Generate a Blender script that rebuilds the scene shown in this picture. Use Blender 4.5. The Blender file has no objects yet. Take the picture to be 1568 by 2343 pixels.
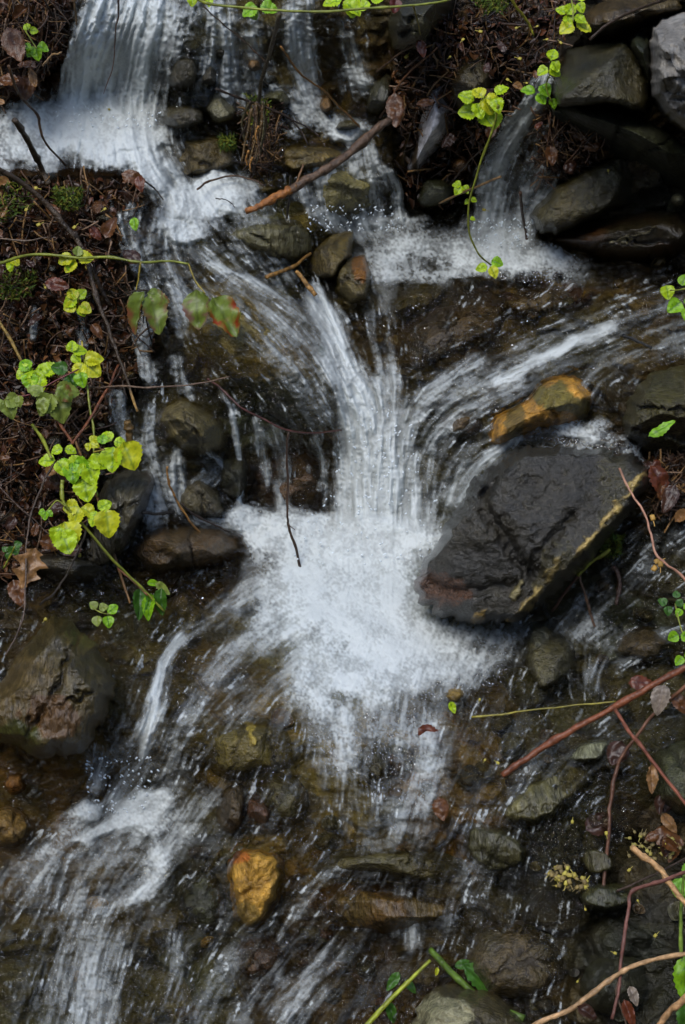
import bpy, math, random
import numpy as np
from mathutils import Vector

# ------------------------------------------------------------------ scene, camera, light
sc = bpy.context.scene
PW, PH = 1568.0, 2342.0            # the photograph's own measuring grid
FOV = math.radians(30.0)
PITCH = math.radians(36.0)
DIST = 4.0
CAM = np.array([0.0, -DIST * math.cos(PITCH), DIST * math.sin(PITCH)])
cd = bpy.data.cameras.new('camera'); cam = bpy.data.objects.new('camera', cd)
sc.collection.objects.link(cam); sc.camera = cam
cam.location = CAM; cam.rotation_euler = (math.pi / 2 - PITCH, 0, 0)
cd.sensor_fit = 'VERTICAL'; cd.angle = FOV; cd.clip_start = 0.05; cd.clip_end = 500.0

SUN_EL, SUN_AZ = 64.0, 215.0       # high bright cloud, brightest over the viewer's left shoulder (azimuth clockwise from +y)
w = bpy.data.worlds.new('World'); sc.world = w; w.use_nodes = True
nt = w.node_tree; nt.nodes.clear()
sky = nt.nodes.new('ShaderNodeTexSky'); sky.sky_type = 'NISHITA'; sky.sun_disc = False
sky.sun_elevation = math.radians(SUN_EL); sky.sun_rotation = math.radians(SUN_AZ)
sky.air_density = 1.2; sky.dust_density = 1.2; sky.ozone_density = 2.2
bg = nt.nodes.new('ShaderNodeBackground'); bg.inputs['Strength'].default_value = 0.15
wo = nt.nodes.new('ShaderNodeOutputWorld')
nt.links.new(sky.outputs[0], bg.inputs[0]); nt.links.new(bg.outputs[0], wo.inputs[0])
sd = bpy.data.lights.new('sun', 'SUN'); sun = bpy.data.objects.new('sun', sd)
sc.collection.objects.link(sun)
sd.energy = 1.45; sd.angle = math.radians(28.0); sd.color = (1.0, 0.97, 0.92)
_az = math.radians(SUN_AZ)
_d = Vector((math.sin(_az) * math.cos(math.radians(SUN_EL)), math.cos(_az) * math.cos(math.radians(SUN_EL)), math.sin(math.radians(SUN_EL))))
sun.rotation_euler = _d.to_track_quat('Z', 'Y').to_euler(); sun.location = (2, 3, 6)
sc.view_settings.view_transform = 'Standard'; sc.view_settings.look = 'None'
sc.view_settings.gamma = 1.0; sc.view_settings.exposure = 0.72
sc.cycles.max_bounces = 8; sc.cycles.transparent_max_bounces = 12
sc.cycles.caustics_reflective = False; sc.cycles.caustics_refractive = False
sc.cycles.use_denoising = True

# ------------------------------------------------------------------ pixels to points
TANV = math.tan(FOV / 2); TANH = TANV * 685.0 / 1024.0
RIGHT = np.array([1.0, 0, 0]); UP = np.array([0, math.sin(PITCH), math.cos(PITCH)]); FWD = np.array([0, math.cos(PITCH), -math.sin(PITCH)])

def ray(px, py):
    px = np.asarray(px, float); py = np.asarray(py, float)
    a = (px / PW - 0.5) * 2 * TANH; b = (0.5 - py / PH) * 2 * TANV
    return FWD + a[..., None] * RIGHT + b[..., None] * UP

def at(px, py, z):
    """the point at height z (metres) seen at photograph position px, py"""
    r = ray(px, py); t = (np.asarray(z, float) - CAM[2]) / r[..., 2]
    return CAM + r * t[..., None]

def metres(px, py, z):
    """metres per photograph unit at that point"""
    p = at(px, py, z); return float(np.dot(p - CAM, FWD)) * 2 * TANV / PH

# ------------------------------------------------------------------ noise
def _h(ix, iy, seed):
    n = (ix.astype(np.int64) * 374761393 + iy.astype(np.int64) * 668265263 + seed * 1442695041) & 0xffffffff
    n = ((n ^ (n >> 13)) * 1274126177) & 0xffffffff
    n = ((n ^ (n >> 16)) * 2246822519) & 0xffffffff
    return ((n ^ (n >> 15)) & 0xffffff) / float(0xffffff)

def vnoise(x, y, seed=0):
    x = np.asarray(x, float); y = np.asarray(y, float)
    ix = np.floor(x); iy = np.floor(y); fx = x - ix; fy = y - iy
    fx = fx * fx * fx * (fx * (fx * 6 - 15) + 10); fy = fy * fy * fy * (fy * (fy * 6 - 15) + 10)
    a = _h(ix, iy, seed); b = _h(ix + 1, iy, seed); c = _h(ix, iy + 1, seed); d = _h(ix + 1, iy + 1, seed)
    return (a * (1 - fx) + b * fx) * (1 - fy) + (c * (1 - fx) + d * fx) * fy

def fbm(x, y, seed=0, octs=4, gain=0.5):
    s = 0; a = 1.0; t = 0
    for o in range(octs):
        s = s + a * vnoise(x * 2 ** o + 17.3 * o, y * 2 ** o - 9.1 * o, seed + o * 7); t += a; a *= gain
    return s / t

def worley(x, y, seed=0):
    """distances to the two nearest scattered points, and a random number for the nearest"""
    ix = np.floor(x); iy = np.floor(y)
    f1 = np.full(x.shape, 9.0); f2 = np.full(x.shape, 9.0); idv = np.zeros(x.shape)
    for dx in (-1, 0, 1):
        for dy in (-1, 0, 1):
            cx = ix + dx; cy = iy + dy
            d = np.hypot(cx + _h(cx, cy, seed) - x, cy + _h(cx, cy, seed + 1) - y)
            r = _h(cx, cy, seed + 2); near = d < f1
            f2 = np.where(near, f1, np.minimum(f2, d)); idv = np.where(near, r, idv); f1 = np.where(near, d, f1)
    return f1, f2, idv

def sstep(a, b, x):
    t = np.clip((x - a) / (b - a), 0, 1); return t * t * (3 - 2 * t)

def equalise(a):
    f = a.ravel(); q = np.quantile(f[::7], np.linspace(0, 1, 129))
    return np.interp(f, q + np.arange(129) * 1e-9, np.linspace(0, 1, 129)).reshape(a.shape)

# ------------------------------------------------------------------ the lie of the land: heights read at photograph positions
CTRL = []
def row(py, *pts):
    for px, z in pts: CTRL.append((px, py, z))
row(2750, (-250, -.56), (300, -.57), (800, -.55), (1250, -.45), (1850, -.32))
row(2342, (-200, -.40), (0, -.42), (300, -.43), (650, -.43), (900, -.40), (1150, -.33), (1400, -.27), (1568, -.24), (1800, -.2))
row(2150, (0, -.34), (250, -.36), (500, -.35), (750, -.34), (950, -.32), (1150, -.24), (1400, -.18), (1568, -.15))
row(2040, (700, -.25), (900, -.24), (1050, -.22))
row(1990, (0, -.26), (200, -.27), (380, -.27), (480, -.25), (800, -.19), (1000, -.17), (1200, -.13), (1400, -.10), (1568, -.07))
row(1880, (0, -.2), (150, -.21), (260, -.235), (430, -.21), (600, -.14), (900, -.10), (1250, -.06), (1500, 0))
row(1760, (60, -.13), (250, -.14), (370, -.12), (480, -.09), (700, -.05), (1000, -.03), (1200, -.01), (1400, .02), (1568, .06))
row(1680, (0, -.06), (220, -.05), (320, -.03), (500, -.015), (700, -.01), (950, -.01), (1200, .01), (1450, .04), (1750, .08))
row(1520, (-200, .0), (80, .0), (300, .0), (400, 0), (600, 0), (850, 0), (1100, 0), (1300, .02), (1540, .08), (1800, .12))
row(1370, (80, .05), (300, .03), (450, .01), (650, 0), (850, 0), (1000, 0), (1250, .03), (1400, .08), (1540, .12), (1800, .18))
row(1250, (-200, .15), (60, .13), (200, .12), (450, .06), (600, .01), (750, .0), (860, .0), (980, .02), (1200, .12), (1450, .17), (1568, .2))
row(1150, (80, .20), (300, .17), (450, .12), (560, .06), (680, .05), (760, .04), (860, .08), (960, .08), (1150, .18), (1400, .24), (1568, .28))
row(1040, (-150, .30), (80, .28), (300, .25), (450, .22), (560, .17), (680, .16), (780, .14), (870, .17), (980, .17), (1150, .25), (1300, .29), (1480, .31), (1750, .38))
row(960, (200, .31), (350, .30), (520, .28), (650, .28), (740, .25), (860, .235), (980, .255), (1150, .30), (1300, .33), (1450, .345), (1568, .37))
row(880, (-150, .40), (60, .37), (200, .36), (330, .355), (480, .36), (620, .345), (740, .325), (830, .29), (930, .30), (1050, .335), (1200, .355), (1400, .39), (1568, .42))
row(740, (80, .46), (220, .45), (340, .44), (470, .46), (600, .44), (700, .405), (770, .365), (880, .37), (1000, .38), (1200, .39), (1400, .42), (1568, .44), (1750, .48))
row(620, (-150, .56), (80, .54), (240, .53), (360, .52), (480, .51), (600, .475), (700, .43), (800, .40), (950, .40), (1150, .405), (1350, .42), (1568, .48))
row(520, (80, .63), (230, .61), (340, .59), (420, .565), (560, .565), (660, .54), (740, .49), (800, .435), (900, .42), (1020, .415), (1140, .42), (1250, .45), (1400, .52), (1568, .58))
row(410, (-150, .69), (60, .68), (200, .67), (320, .66), (400, .63), (470, .60), (580, .61), (680, .61), (780, .575), (870, .565), (960, .52), (1040, .53), (1150, .55), (1260, .58), (1400, .63), (1568, .72))
row(310, (40, .70), (200, .70), (310, .70), (400, .69), (520, .69), (640, .68), (750, .655), (860, .65), (960, .66), (1060, .67), (1180, .69), (1300, .72), (1450, .78), (1568, .84))
row(240, (0, .77), (110, .73), (220, .72), (340, .72), (440, .76), (550, .74), (690, .72), (800, .71), (900, .74), (1050, .76), (1210, .79), (1350, .82), (1568, .92))
row(130, (20, .91), (150, .89), (270, .85), (400, .88), (550, .86), (690, .85), (800, .83), (920, .87), (1060, .89), (1200, .91), (1400, .95), (1700, 1.06))
row(0, (-150, 1.06), (60, 1.04), (180, 1.01), (290, .99), (420, 1.0), (560, 1.0), (700, 1.0), (820, .98), (950, 1.0), (1100, 1.02), (1300, 1.05), (1568, 1.1), (1750, 1.14))
row(-150, (-200, 1.10), (300, 1.05), (800, 1.05), (1200, 1.07), (1700, 1.16))
row(-420, (-300, 1.22), (500, 1.17), (1100, 1.18), (1850, 1.26))
CTRL = np.array(CTRL); CTRL[:, 2] *= .9

def _tps(P, V, lam):
    n = len(P); d2 = ((P[:, None] - P[None]) ** 2).sum(-1)
    K = 0.5 * d2 * np.log(d2 + 1e-12) + lam * np.eye(n)
    A = np.zeros((n + 3, n + 3)); A[:n, :n] = K; A[:n, n] = 1; A[:n, n + 1:] = P; A[n, :n] = 1; A[n + 1:, :n] = P.T
    return np.linalg.solve(A, np.concatenate([V, np.zeros(3)]))

_cp = CTRL[:, :2] / 500.0
_cw = _tps(_cp, CTRL[:, 2], 0.002)
GX0, GY0, GS = -1000, -520, 8
_gx = np.arange(GX0, 2600, GS); _gy = np.arange(GY0, 3000, GS)
_xx, _yy = np.meshgrid(np.clip(_gx, -500, 2050) / 500.0, _gy / 500.0)
_zz = _cw[-3] + _cw[-2] * _xx + _cw[-1] * _yy
for (a, b), wgt in zip(_cp, _cw[:-3]):
    d2 = (_xx - a) ** 2 + (_yy - b) ** 2; _zz += wgt * 0.5 * d2 * np.log(d2 + 1e-12)

def grid_sample(tab, px, py, x0, y0, s):
    fx = np.clip((np.asarray(px, float) - x0) / s, 0, tab.shape[1] - 1.001); fy = np.clip((np.asarray(py, float) - y0) / s, 0, tab.shape[0] - 1.001)
    ix = fx.astype(int); iy = fy.astype(int); fx = fx - ix; fy = fy - iy
    return (tab[iy, ix] * (1 - fx) + tab[iy, ix + 1] * fx) * (1 - fy) + (tab[iy + 1, ix] * (1 - fx) + tab[iy + 1, ix + 1] * fx) * fy

def Z(px, py): return grid_sample(_zz, px, py, GX0, GY0, GS)

def seg_dist(px, py, pts):
    """distance to a polyline, the tangent there and how far along it (0..1)"""
    best = np.full(px.shape, 1e9); tx = np.zeros(px.shape); ty = np.zeros(px.shape); al = np.zeros(px.shape)
    L = [0.0]
    for (ax, ay), (bx, by) in zip(pts[:-1], pts[1:]): L.append(L[-1] + math.hypot(bx - ax, by - ay))
    for i, ((ax, ay), (bx, by)) in enumerate(zip(pts[:-1], pts[1:])):
        vx, vy = bx - ax, by - ay; l2 = vx * vx + vy * vy + 1e-9; l = math.sqrt(l2)
        t = np.clip(((px - ax) * vx + (py - ay) * vy) / l2, 0, 1)
        d = np.hypot(px - ax - t * vx, py - ay - t * vy); m = d < best
        best = np.where(m, d, best); tx = np.where(m, vx / l, tx); ty = np.where(m, vy / l, ty)
        al = np.where(m, (L[i] + t * l) / L[-1], al)
    return best, tx, ty, al

def smooth_path(pts, n=6):
    """Catmull-Rom through the points (any dimension)"""
    p = np.array(pts, float)
    if len(p) < 3: 
        return np.array([p[0] + (p[-1] - p[0]) * t for t in np.linspace(0, 1, n + 1)])
    q = np.vstack([2 * p[0] - p[1], p, 2 * p[-1] - p[-2]]); out = []
    for i in range(1, len(q) - 2):
        for t in np.linspace(0, 1, n, endpoint=False):
            a, b, c, d = q[i - 1], q[i], q[i + 1], q[i + 2]
            out.append(0.5 * (2 * b + (c - a) * t + (2 * a - 5 * b + 4 * c - d) * t * t + (3 * b - a - 3 * c + d) * t ** 3))
    out.append(p[-1]); return np.array(out)

def inside(px, py, poly):
    c = np.zeros(px.shape, bool); n = len(poly)
    for i in range(n):
        x1, y1 = poly[i]; x2, y2 = poly[(i + 1) % n]
        if y1 == y2: continue
        c ^= ((y1 > py) != (y2 > py)) & (px < (x2 - x1) * (py - y1) / (y2 - y1) + x1)
    return c

def poly_soft(px, py, poly, soft):
    """about 1 inside, 0 outside, soft edge"""
    d, _, _, _ = seg_dist(px, py, list(poly) + [poly[0]]); d = np.where(inside(px, py, poly), d, -d)
    return sstep(-soft, soft, d)

# ------------------------------------------------------------------ meshes
def mesh_from(name, verts, faces, attrs=None, smooth=True, loc=None):
    """faces: (n,4) or (n,3) array or list; attrs: {name: (n,) floats or (n,3) colours}"""
    me = bpy.data.meshes.new(name); verts = np.asarray(verts, np.float32)
    if loc is not None: verts = verts - np.asarray(loc, np.float32)
    if isinstance(faces, np.ndarray):
        k = faces.shape[1]; me.vertices.add(len(verts)); me.vertices.foreach_set('co', verts.ravel())
        me.loops.add(faces.size); me.loops.foreach_set('vertex_index', faces.astype(np.int32).ravel())
        me.polygons.add(len(faces)); me.polygons.foreach_set('loop_start', np.arange(0, faces.size, k, dtype=np.int32))
        me.update(calc_edges=True)
    else:
        me.from_pydata([tuple(v) for v in verts], [], faces); me.update()
    me.polygons.foreach_set('use_smooth', np.full(len(me.polygons), smooth))
    for k, v in (attrs or {}).items():
        v = np.asarray(v, np.float32)
        if v.ndim == 1:
            a = me.attributes.new(k, 'FLOAT', 'POINT'); a.data.foreach_set('value', v)
        else:
            a = me.attributes.new(k, 'FLOAT_COLOR', 'POINT'); a.data.foreach_set('color', np.hstack([v, np.ones((len(v), 1), np.float32)]).ravel())
    return me

def obj(name, me, mat, parent=None, loc=None):
    o = bpy.data.objects.new(name, me); sc.collection.objects.link(o)
    if mat: me.materials.append(mat)
    if loc is not None: o.location = loc
    if parent: o.parent = parent
    return o

def tag(o, label=None, cat=None, group=None, kind=None):
    if label: o['label'] = label
    if cat: o['category'] = cat
    if group: o['group'] = group
    if kind: o['kind'] = kind
    return o

def grid_faces(nx, ny, keep=None):
    i = np.arange(nx * ny).reshape(ny, nx)
    f = np.stack([i[:-1, :-1], i[1:, :-1], i[1:, 1:], i[:-1, 1:]], -1).reshape(-1, 4)
    return f if keep is None else f[keep.ravel()]

# ------------------------------------------------------------------ materials
class NT:
    def __init__(s, name):
        s.m = bpy.data.materials.new(name); s.m.use_nodes = True; s.t = s.m.node_tree; s.t.nodes.clear()
        s.out = s.n('OutputMaterial')
    def n(s, typ, **kw):
        x = s.t.nodes.new('ShaderNode' + typ)
        for k, v in kw.items():
            if k in x.inputs: s.put(x.inputs[k], v)
            else: setattr(x, k, v)
        return x
    def put(s, sock, v):
        if isinstance(v, bpy.types.NodeSocket): s.t.links.new(v, sock)
        else: sock.default_value = v
    def math(s, op, a, b=0.0, c=False):
        x = s.n('Math', operation=op, use_clamp=c); s.put(x.inputs[0], a); s.put(x.inputs[1], b); return x.outputs[0]
    def attr(s, name): return s.n('Attribute', attribute_name=name)
    def noise(s, scale, detail=4, rough=0.55, vec=None, dist=0.0):
        x = s.n('TexNoise', Scale=scale, Detail=detail, Roughness=rough, Distortion=dist)
        if vec is not None: s.put(x.inputs['Vector'], vec)
        return x
    def ramp(s, fac, *stops):
        x = s.n('ValToRGB'); s.put(x.inputs[0], fac); e = x.color_ramp.elements
        while len(e) < len(stops): e.new(0.5)
        for k, (p, c) in zip(e, stops): k.position = p; k.color = (*c, 1) if len(c) == 3 else c
        return x.outputs[0]
    def mix(s, fac, a, b, mode='MIX'):
        x = s.n('MixRGB', blend_type=mode); s.put(x.inputs[0], fac); s.put(x.inputs[1], a); s.put(x.inputs[2], b); return x.outputs[0]
    def bump(s, h, strength, dist, normal=None):
        x = s.n('Bump', Strength=strength, Distance=dist); s.put(x.inputs['Height'], h)
        if normal is not None: s.put(x.inputs['Normal'], normal)
        return x.outputs[0]
    def mapping(s, scale=(1, 1, 1), rot=(0, 0, 0), space='Object'):
        tc = s.n('TexCoord'); x = s.n('Mapping', vector_type='POINT')
        x.inputs['Scale'].default_value = scale; x.inputs['Rotation'].default_value = rot
        s.put(x.inputs['Vector'], tc.outputs[space]); return x.outputs[0]
    def done(s, sh): s.put(s.out.inputs['Surface'], sh); return s.m

def rock_material(name, grain=(1, 1, 1), rot=(0, 0, 0), rough=0.3, bumpd=0.012, fine=70, spec=0.5, mott=0.5):
    t = NT(name); v = t.mapping(grain, rot)
    n1 = t.noise(22, 9, 0.68, v, 0.2).outputs[0]; n2 = t.noise(fine, 4, 0.65, v).outputs[0]; n3 = t.noise(6, 3, 0.5, v).outputs[0]
    c = t.attr('tint').outputs['Color']
    sh = t.ramp(n1, (0.25, (1 - mott,) * 3), (0.75, (1 + mott * 0.9,) * 3)); c = t.mix(1.0, c, sh, 'MULTIPLY')
    sh2 = t.ramp(n2, (0.3, (0.65,) * 3), (0.72, (1.4,) * 3)); c = t.mix(1.0, c, sh2, 'MULTIPLY')
    nb = t.bump(n1, 0.7, bumpd * .7); nb = t.bump(n2, 0.8, bumpd * 0.5, nb)
    p = t.n('BsdfPrincipled'); t.put(p.inputs['Base Color'], c); t.put(p.inputs['Normal'], nb)
    t.put(p.inputs['Roughness'], t.ramp(n3, (0.32, (rough * 0.5,) * 3), (0.68, (min(1, rough * 1.7),) * 3)))
    p.inputs['Specular IOR Level'].default_value = spec
    return t.done(p.outputs[0])

M_BED = rock_material('wet_stream_bed', rough=0.24, bumpd=0.024, fine=110, spec=0.6)
M_ROCK = rock_material('wet_rock', rough=0.17, bumpd=0.020, fine=120, spec=0.8)
M_SLATE = rock_material('wet_slate', grain=(2.6, 0.7, 1.0), rot=(0, 0, 0.9), rough=0.16, bumpd=0.020, fine=45, spec=0.8)
M_DRY = rock_material('dry_rock', rough=0.7, bumpd=0.014, fine=60, spec=0.3, mott=0.35)
M_OCHRE = rock_material('ochre_rock', rough=0.25, bumpd=0.02, fine=110, spec=0.5, mott=0.75)

def water_material():
    t = NT('stream_water')
    foam = t.attr('foam').outputs['Fac']; st = t.attr('streak').outputs['Fac']
    v = t.mapping()
    g1 = t.noise(330, 3, 0.7, v).outputs[0]; g2 = t.noise(120, 3, 0.6, v).outputs[0]; wv = t.noise(26, 3, 0.6, v, 0.6).outputs[0]
    nb = t.bump(wv, 0.8, 0.035); nb = t.bump(st, 0.6, 0.014, nb); nb = t.bump(g2, 0.5, 0.008, nb)
    fr = t.n('Fresnel', IOR=1.33); t.put(fr.inputs['Normal'], nb)
    tr = t.n('BsdfTransparent'); tr.inputs[0].default_value = (0.90, 0.86, 0.72, 1)
    gl = t.n('BsdfGlossy', Roughness=0.06); gl.inputs[0].default_value = (1, 1, 1, 1); t.put(gl.inputs['Normal'], nb)
    clear = t.n('MixShader'); t.put(clear.inputs[0], t.math('MULTIPLY', fr.outputs[0], 1.0, True)); t.put(clear.inputs[1], tr.outputs[0]); t.put(clear.inputs[2], gl.outputs[0])
    gr = t.math('ADD', t.math('MULTIPLY', g1, 0.6), t.math('MULTIPLY', g2, 0.4))
    gain = t.math('MULTIPLY', t.math('SUBTRACT', gr, 0.5), 0.55)
    edge = t.math('MULTIPLY', foam, t.math('SUBTRACT', 1.0, foam)); edge = t.math('MULTIPLY', edge, 4.0)
    f = t.math('ADD', foam, t.math('MULTIPLY', gain, edge), True)
    nf = t.bump(gr, 0.3, 0.004); nf = t.bump(st, 0.25, 0.004, nf)
    fo = t.n('BsdfPrincipled'); fo.inputs['Base Color'].default_value = (0.72, 0.765, 0.75, 1); fo.inputs['Roughness'].default_value = 0.6; fo.inputs['Specular IOR Level'].default_value = 0.25
    t.put(fo.inputs['Normal'], nf)
    tl = t.n('BsdfTranslucent'); tl.inputs[0].default_value = (0.7, 0.78, 0.82, 1)
    fm = t.n('MixShader', Fac=0.25); t.put(fm.inputs[1], fo.outputs[0]); t.put(fm.inputs[2], tl.outputs[0])
    m = t.n('MixShader'); t.put(m.inputs[0], f); t.put(m.inputs[1], clear.outputs[0]); t.put(m.inputs[2], fm.outputs[0])
    return t.done(m.outputs[0])
M_WATER = water_material()

# ------------------------------------------------------------------ where the water runs
# each strand: points, half width at start and end, how white, how streaky
STR = [
    # upper left fall and its veils
    ([(300, -160), (285, 0), (250, 130), (225, 285)], 95, 105, .95, 1), ([(390, -150), (380, 0), (345, 150), (325, 310)], 45, 50, .85, 1),
    ([(225, 20), (180, 130), (165, 260)], 42, 40, .62, 1), ([(430, 10), (400, 90), (385, 190)], 40, 35, .45, 1),
    # upper middle falls
    ([(500, 20), (515, 110), (530, 200)], 50, 66, .70, 1), ([(585, 60), (590, 140), (600, 205)], 30, 35, .5, 1), ([(680, 30), (690, 110), (712, 225)], 48, 36, .78, 1),
    ([(790, 50), (800, 110), (818, 195)], 16, 34, .55, 1), ([(850, 40), (880, 120), (900, 150)], 14, 10, .25, 1),
    ([(470, 150), (440, 200), (420, 290)], 30, 26, .4, 1), ([(640, 220), (720, 260), (800, 310)], 34, 40, .45, .5),
    # chute out of the left pool
    ([(300, 320), (360, 380), (405, 440), (400, 520)], 50, 40, .82, 1), ([(440, 360), (480, 400), (500, 420)], 40, 40, .4, 1),
    ([(330, 420), (370, 480), (330, 560)], 36, 36, .3, 1), ([(300, 480), (300, 560), (320, 600)], 36, 26, .36, 1),
    # sheet over the sunken boulder
    ([(410, 500), (450, 570), (540, 640), (640, 690), (740, 750)], 26, 14, .38, 1), ([(480, 610), (600, 650), (700, 705), (735, 735)], 12, 10, .5, 1), ([(430, 600), (560, 700), (680, 800), (770, 930)], 85, 70, .22, 1), ([(620, 780), (700, 860), (770, 960)], 24, 20, .34, 1),
    ([(440, 690), (560, 790), (700, 960)], 60, 50, .13, 1), ([(600, 700), (690, 780), (760, 870)], 22, 20, .34, 1),
    ([(570, 500), (600, 560), (640, 625)], 70, 45, .32, 1), ([(500, 520), (560, 590)], 36, 36, .2, 1), ([(690, 440), (740, 500), (820, 530)], 20, 26, .6, 1),
    # middle falls
    ([(740, 385), (750, 440), (750, 490)], 40, 40, .62, 1), ([(800, 370), (808, 440), (812, 510)], 34, 36, .66, 1), ([(845, 350), (860, 430), (865, 500)], 24, 28, .56, 1), ([(880, 390), (905, 440), (918, 500)], 14, 14, .6, 1),
    # right hand fall
    ([(1240, 200), (1210, 260), (1160, 330), (1130, 420), (1120, 545)], 36, 52, .74, 1), ([(1250, 320), (1215, 400), (1190, 480), (1180, 545)], 34, 40, .55, 1), ([(1270, 400), (1235, 470), (1210, 540)], 22, 22, .45, 1),
    ([(1240, 165), (1235, 215)], 14, 14, .5, 1),
    # into the main fall
    ([(720, 680), (755, 760), (790, 850), (830, 930), (850, 1030), (860, 1230)], 34, 92, .95, 1), ([(880, 800), (890, 880), (910, 1000), (930, 1210)], 30, 62, .74, 1),
    ([(790, 900), (800, 1050), (800, 1230)], 20, 40, .82, 1), ([(850, 640), (870, 720), (880, 800)], 60, 40, .22, .7),
    # right chute
    ([(1640, 680), (1520, 720), (1400, 750), (1290, 790), (1180, 840), (1040, 910), (960, 960)], 56, 66, .30, 1), ([(1400, 750), (1310, 785), (1200, 850), (1140, 875)], 18, 16, .8, 1), ([(1090, 830), (1000, 890), (930, 960), (900, 1080)], 22, 44, .42, 1),
    ([(1180, 870), (1060, 940), (980, 1040), (950, 1170)], 30, 50, .42, 1), ([(1130, 1000), (1060, 1060), (1000, 1180)], 36, 36, .28, 1), ([(1600, 760), (1480, 800), (1380, 850), (1340, 900)], 40, 30, .24, 1), ([(1180, 1000), (1100, 1060), (1040, 1140)], 20, 26, .7, 1),
    ([(1180, 1000), (1300, 975), (1460, 1030)], 24, 24, .34, .3),
    # trickles down the wall
    ([(505, 890), (525, 940), (545, 1030), (552, 1145)], 9, 8, .9, 1), ([(590, 960), (600, 1030), (615, 1100)], 14, 10, .62, 1), ([(630, 990), (645, 1060), (650, 1150)], 24, 20, .5, 1), ([(720, 1010), (740, 1080), (745, 1150)], 16, 18, .42, 1),
    ([(410, 1030), (405, 1090), (420, 1150)], 12, 30, .62, 1), ([(470, 1040), (500, 1080), (430, 1140)], 18, 30, .5, 1), ([(350, 950), (345, 1010), (370, 1090), (350, 1180)], 30, 34, .5, 1), ([(370, 1130), (450, 1180), (540, 1200)], 30, 26, .4, 1),
    ([(318, 745), (325, 800), (335, 855)], 28, 30, .5, 1), ([(405, 820), (410, 870), (430, 900)], 18, 16, .5, 1), ([(176, 720), (190, 770), (195, 825)], 34, 40, .34, 1), ([(96, 730), (100, 790), (118, 850)], 34, 44, .28, 1), ([(265, 910), (270, 950), (290, 1000)], 26, 24, .6, 1), ([(150, 610), (90, 650), (60, 690), (50, 760)], 36, 44, .26, .8), ([(240, 460), (262, 520), (300, 570)], 30, 30, .30, 1), ([(210, 610), (230, 660), (225, 720)], 26, 30, .24, 1), ([(60, 940), (90, 980), (110, 1040)], 30, 40, .2, 1), ([(330, 640), (345, 700), (330, 770)], 34, 30, .3, 1), ([(400, 560), (400, 640), (420, 760)], 30, 20, .36, 1),
    ([(560, 1170), (600, 1180), (700, 1180)], 20, 26, .62, .2),
    # out of the plunge pool
    ([(700, 1300), (570, 1350), (470, 1420), (400, 1470), (370, 1530), (350, 1640), (330, 1740), (270, 1830)], 26, 30, .42, 1), ([(410, 1460), (365, 1530), (345, 1640), (325, 1720)], 16, 14, .85, 1), ([(720, 1370), (600, 1450), (500, 1540), (430, 1640)], 50, 36, .28, 1), ([(720, 1500), (600, 1570), (480, 1650), (390, 1760)], 60, 60, .16, 1),
    ([(330, 1560), (290, 1680), (220, 1780)], 40, 40, .24, 1), ([(360, 1640), (300, 1740), (250, 1840)], 34, 30, .46, 1), ([(210, 1720), (215, 1790)], 26, 26, .5, 1), ([(400, 1700), (380, 1790), (330, 1830)], 30, 26, .3, 1),
    ([(760, 1640), (800, 1760), (860, 1880)], 60, 70, .20, .6), ([(950, 1640), (960, 1760), (930, 1880)], 55, 50, .26, .6),
    # lower left
    ([(260, 1850), (150, 1920), (60, 2020), (0, 2100)], 50, 60, .22, 1), ([(380, 1960), (280, 2030), (200, 2120), (150, 2250)], 46, 60, .16, 1), ([(160, 2100), (140, 2240), (110, 2400)], 90, 110, .24, 1), ([(200, 2230), (210, 2300), (200, 2400)], 50, 60, .34, .8), ([(400, 2160), (410, 2240), (380, 2400)], 34, 40, .24, 1), ([(470, 1830), (430, 1880), (400, 1930)], 40, 30, .4, .8),
    ([(260, 2150), (240, 2260), (230, 2400)], 50, 60, .26, 1), ([(520, 2200), (470, 2290), (430, 2400)], 44, 44, .24, 1), ([(620, 2230), (560, 2300), (520, 2420)], 40, 44, .24, 1), ([(720, 2270), (660, 2340), (600, 2440)], 34, 40, .28, 1),
    ([(790, 1975), (720, 2030), (670, 2110), (640, 2160)], 20, 14, .3, 1), ([(920, 2060), (930, 2110), (940, 2150)], 28, 26, .5, 1), ([(890, 2080), (900, 2130)], 12, 16, .5, 1), ([(1100, 1980), (1050, 2060), (1040, 2120)], 26, 26, .2, 1), ([(760, 2180), (700, 2230), (640, 2300)], 34, 40, .3, 1),
    ([(900, 1640), (850, 1800), (760, 1950), (640, 2080)], 170, 170, .11, 1), ([(1120, 1660), (1030, 1860), (920, 2100), (800, 2300)], 150, 170, .09, 1), ([(600, 1690), (530, 1850), (440, 2000), (300, 2220)], 130, 150, .12, 1), ([(1230, 1780), (1180, 1960), (1120, 2180)], 100, 120, .06, 1), ([(1560, 1640), (1420, 1690), (1260, 1760)], 60, 90, .08, 1),
    # right side brook
    ([(1600, 1180), (1520, 1240), (1440, 1320), (1330, 1400)], 60, 60, .24, .8), ([(1560, 1440), (1450, 1480), (1360, 1540)], 26, 26, .24, .9), ([(1330, 1400), (1300, 1470), (1350, 1560)], 40, 40, .2, .6),
]
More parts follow.
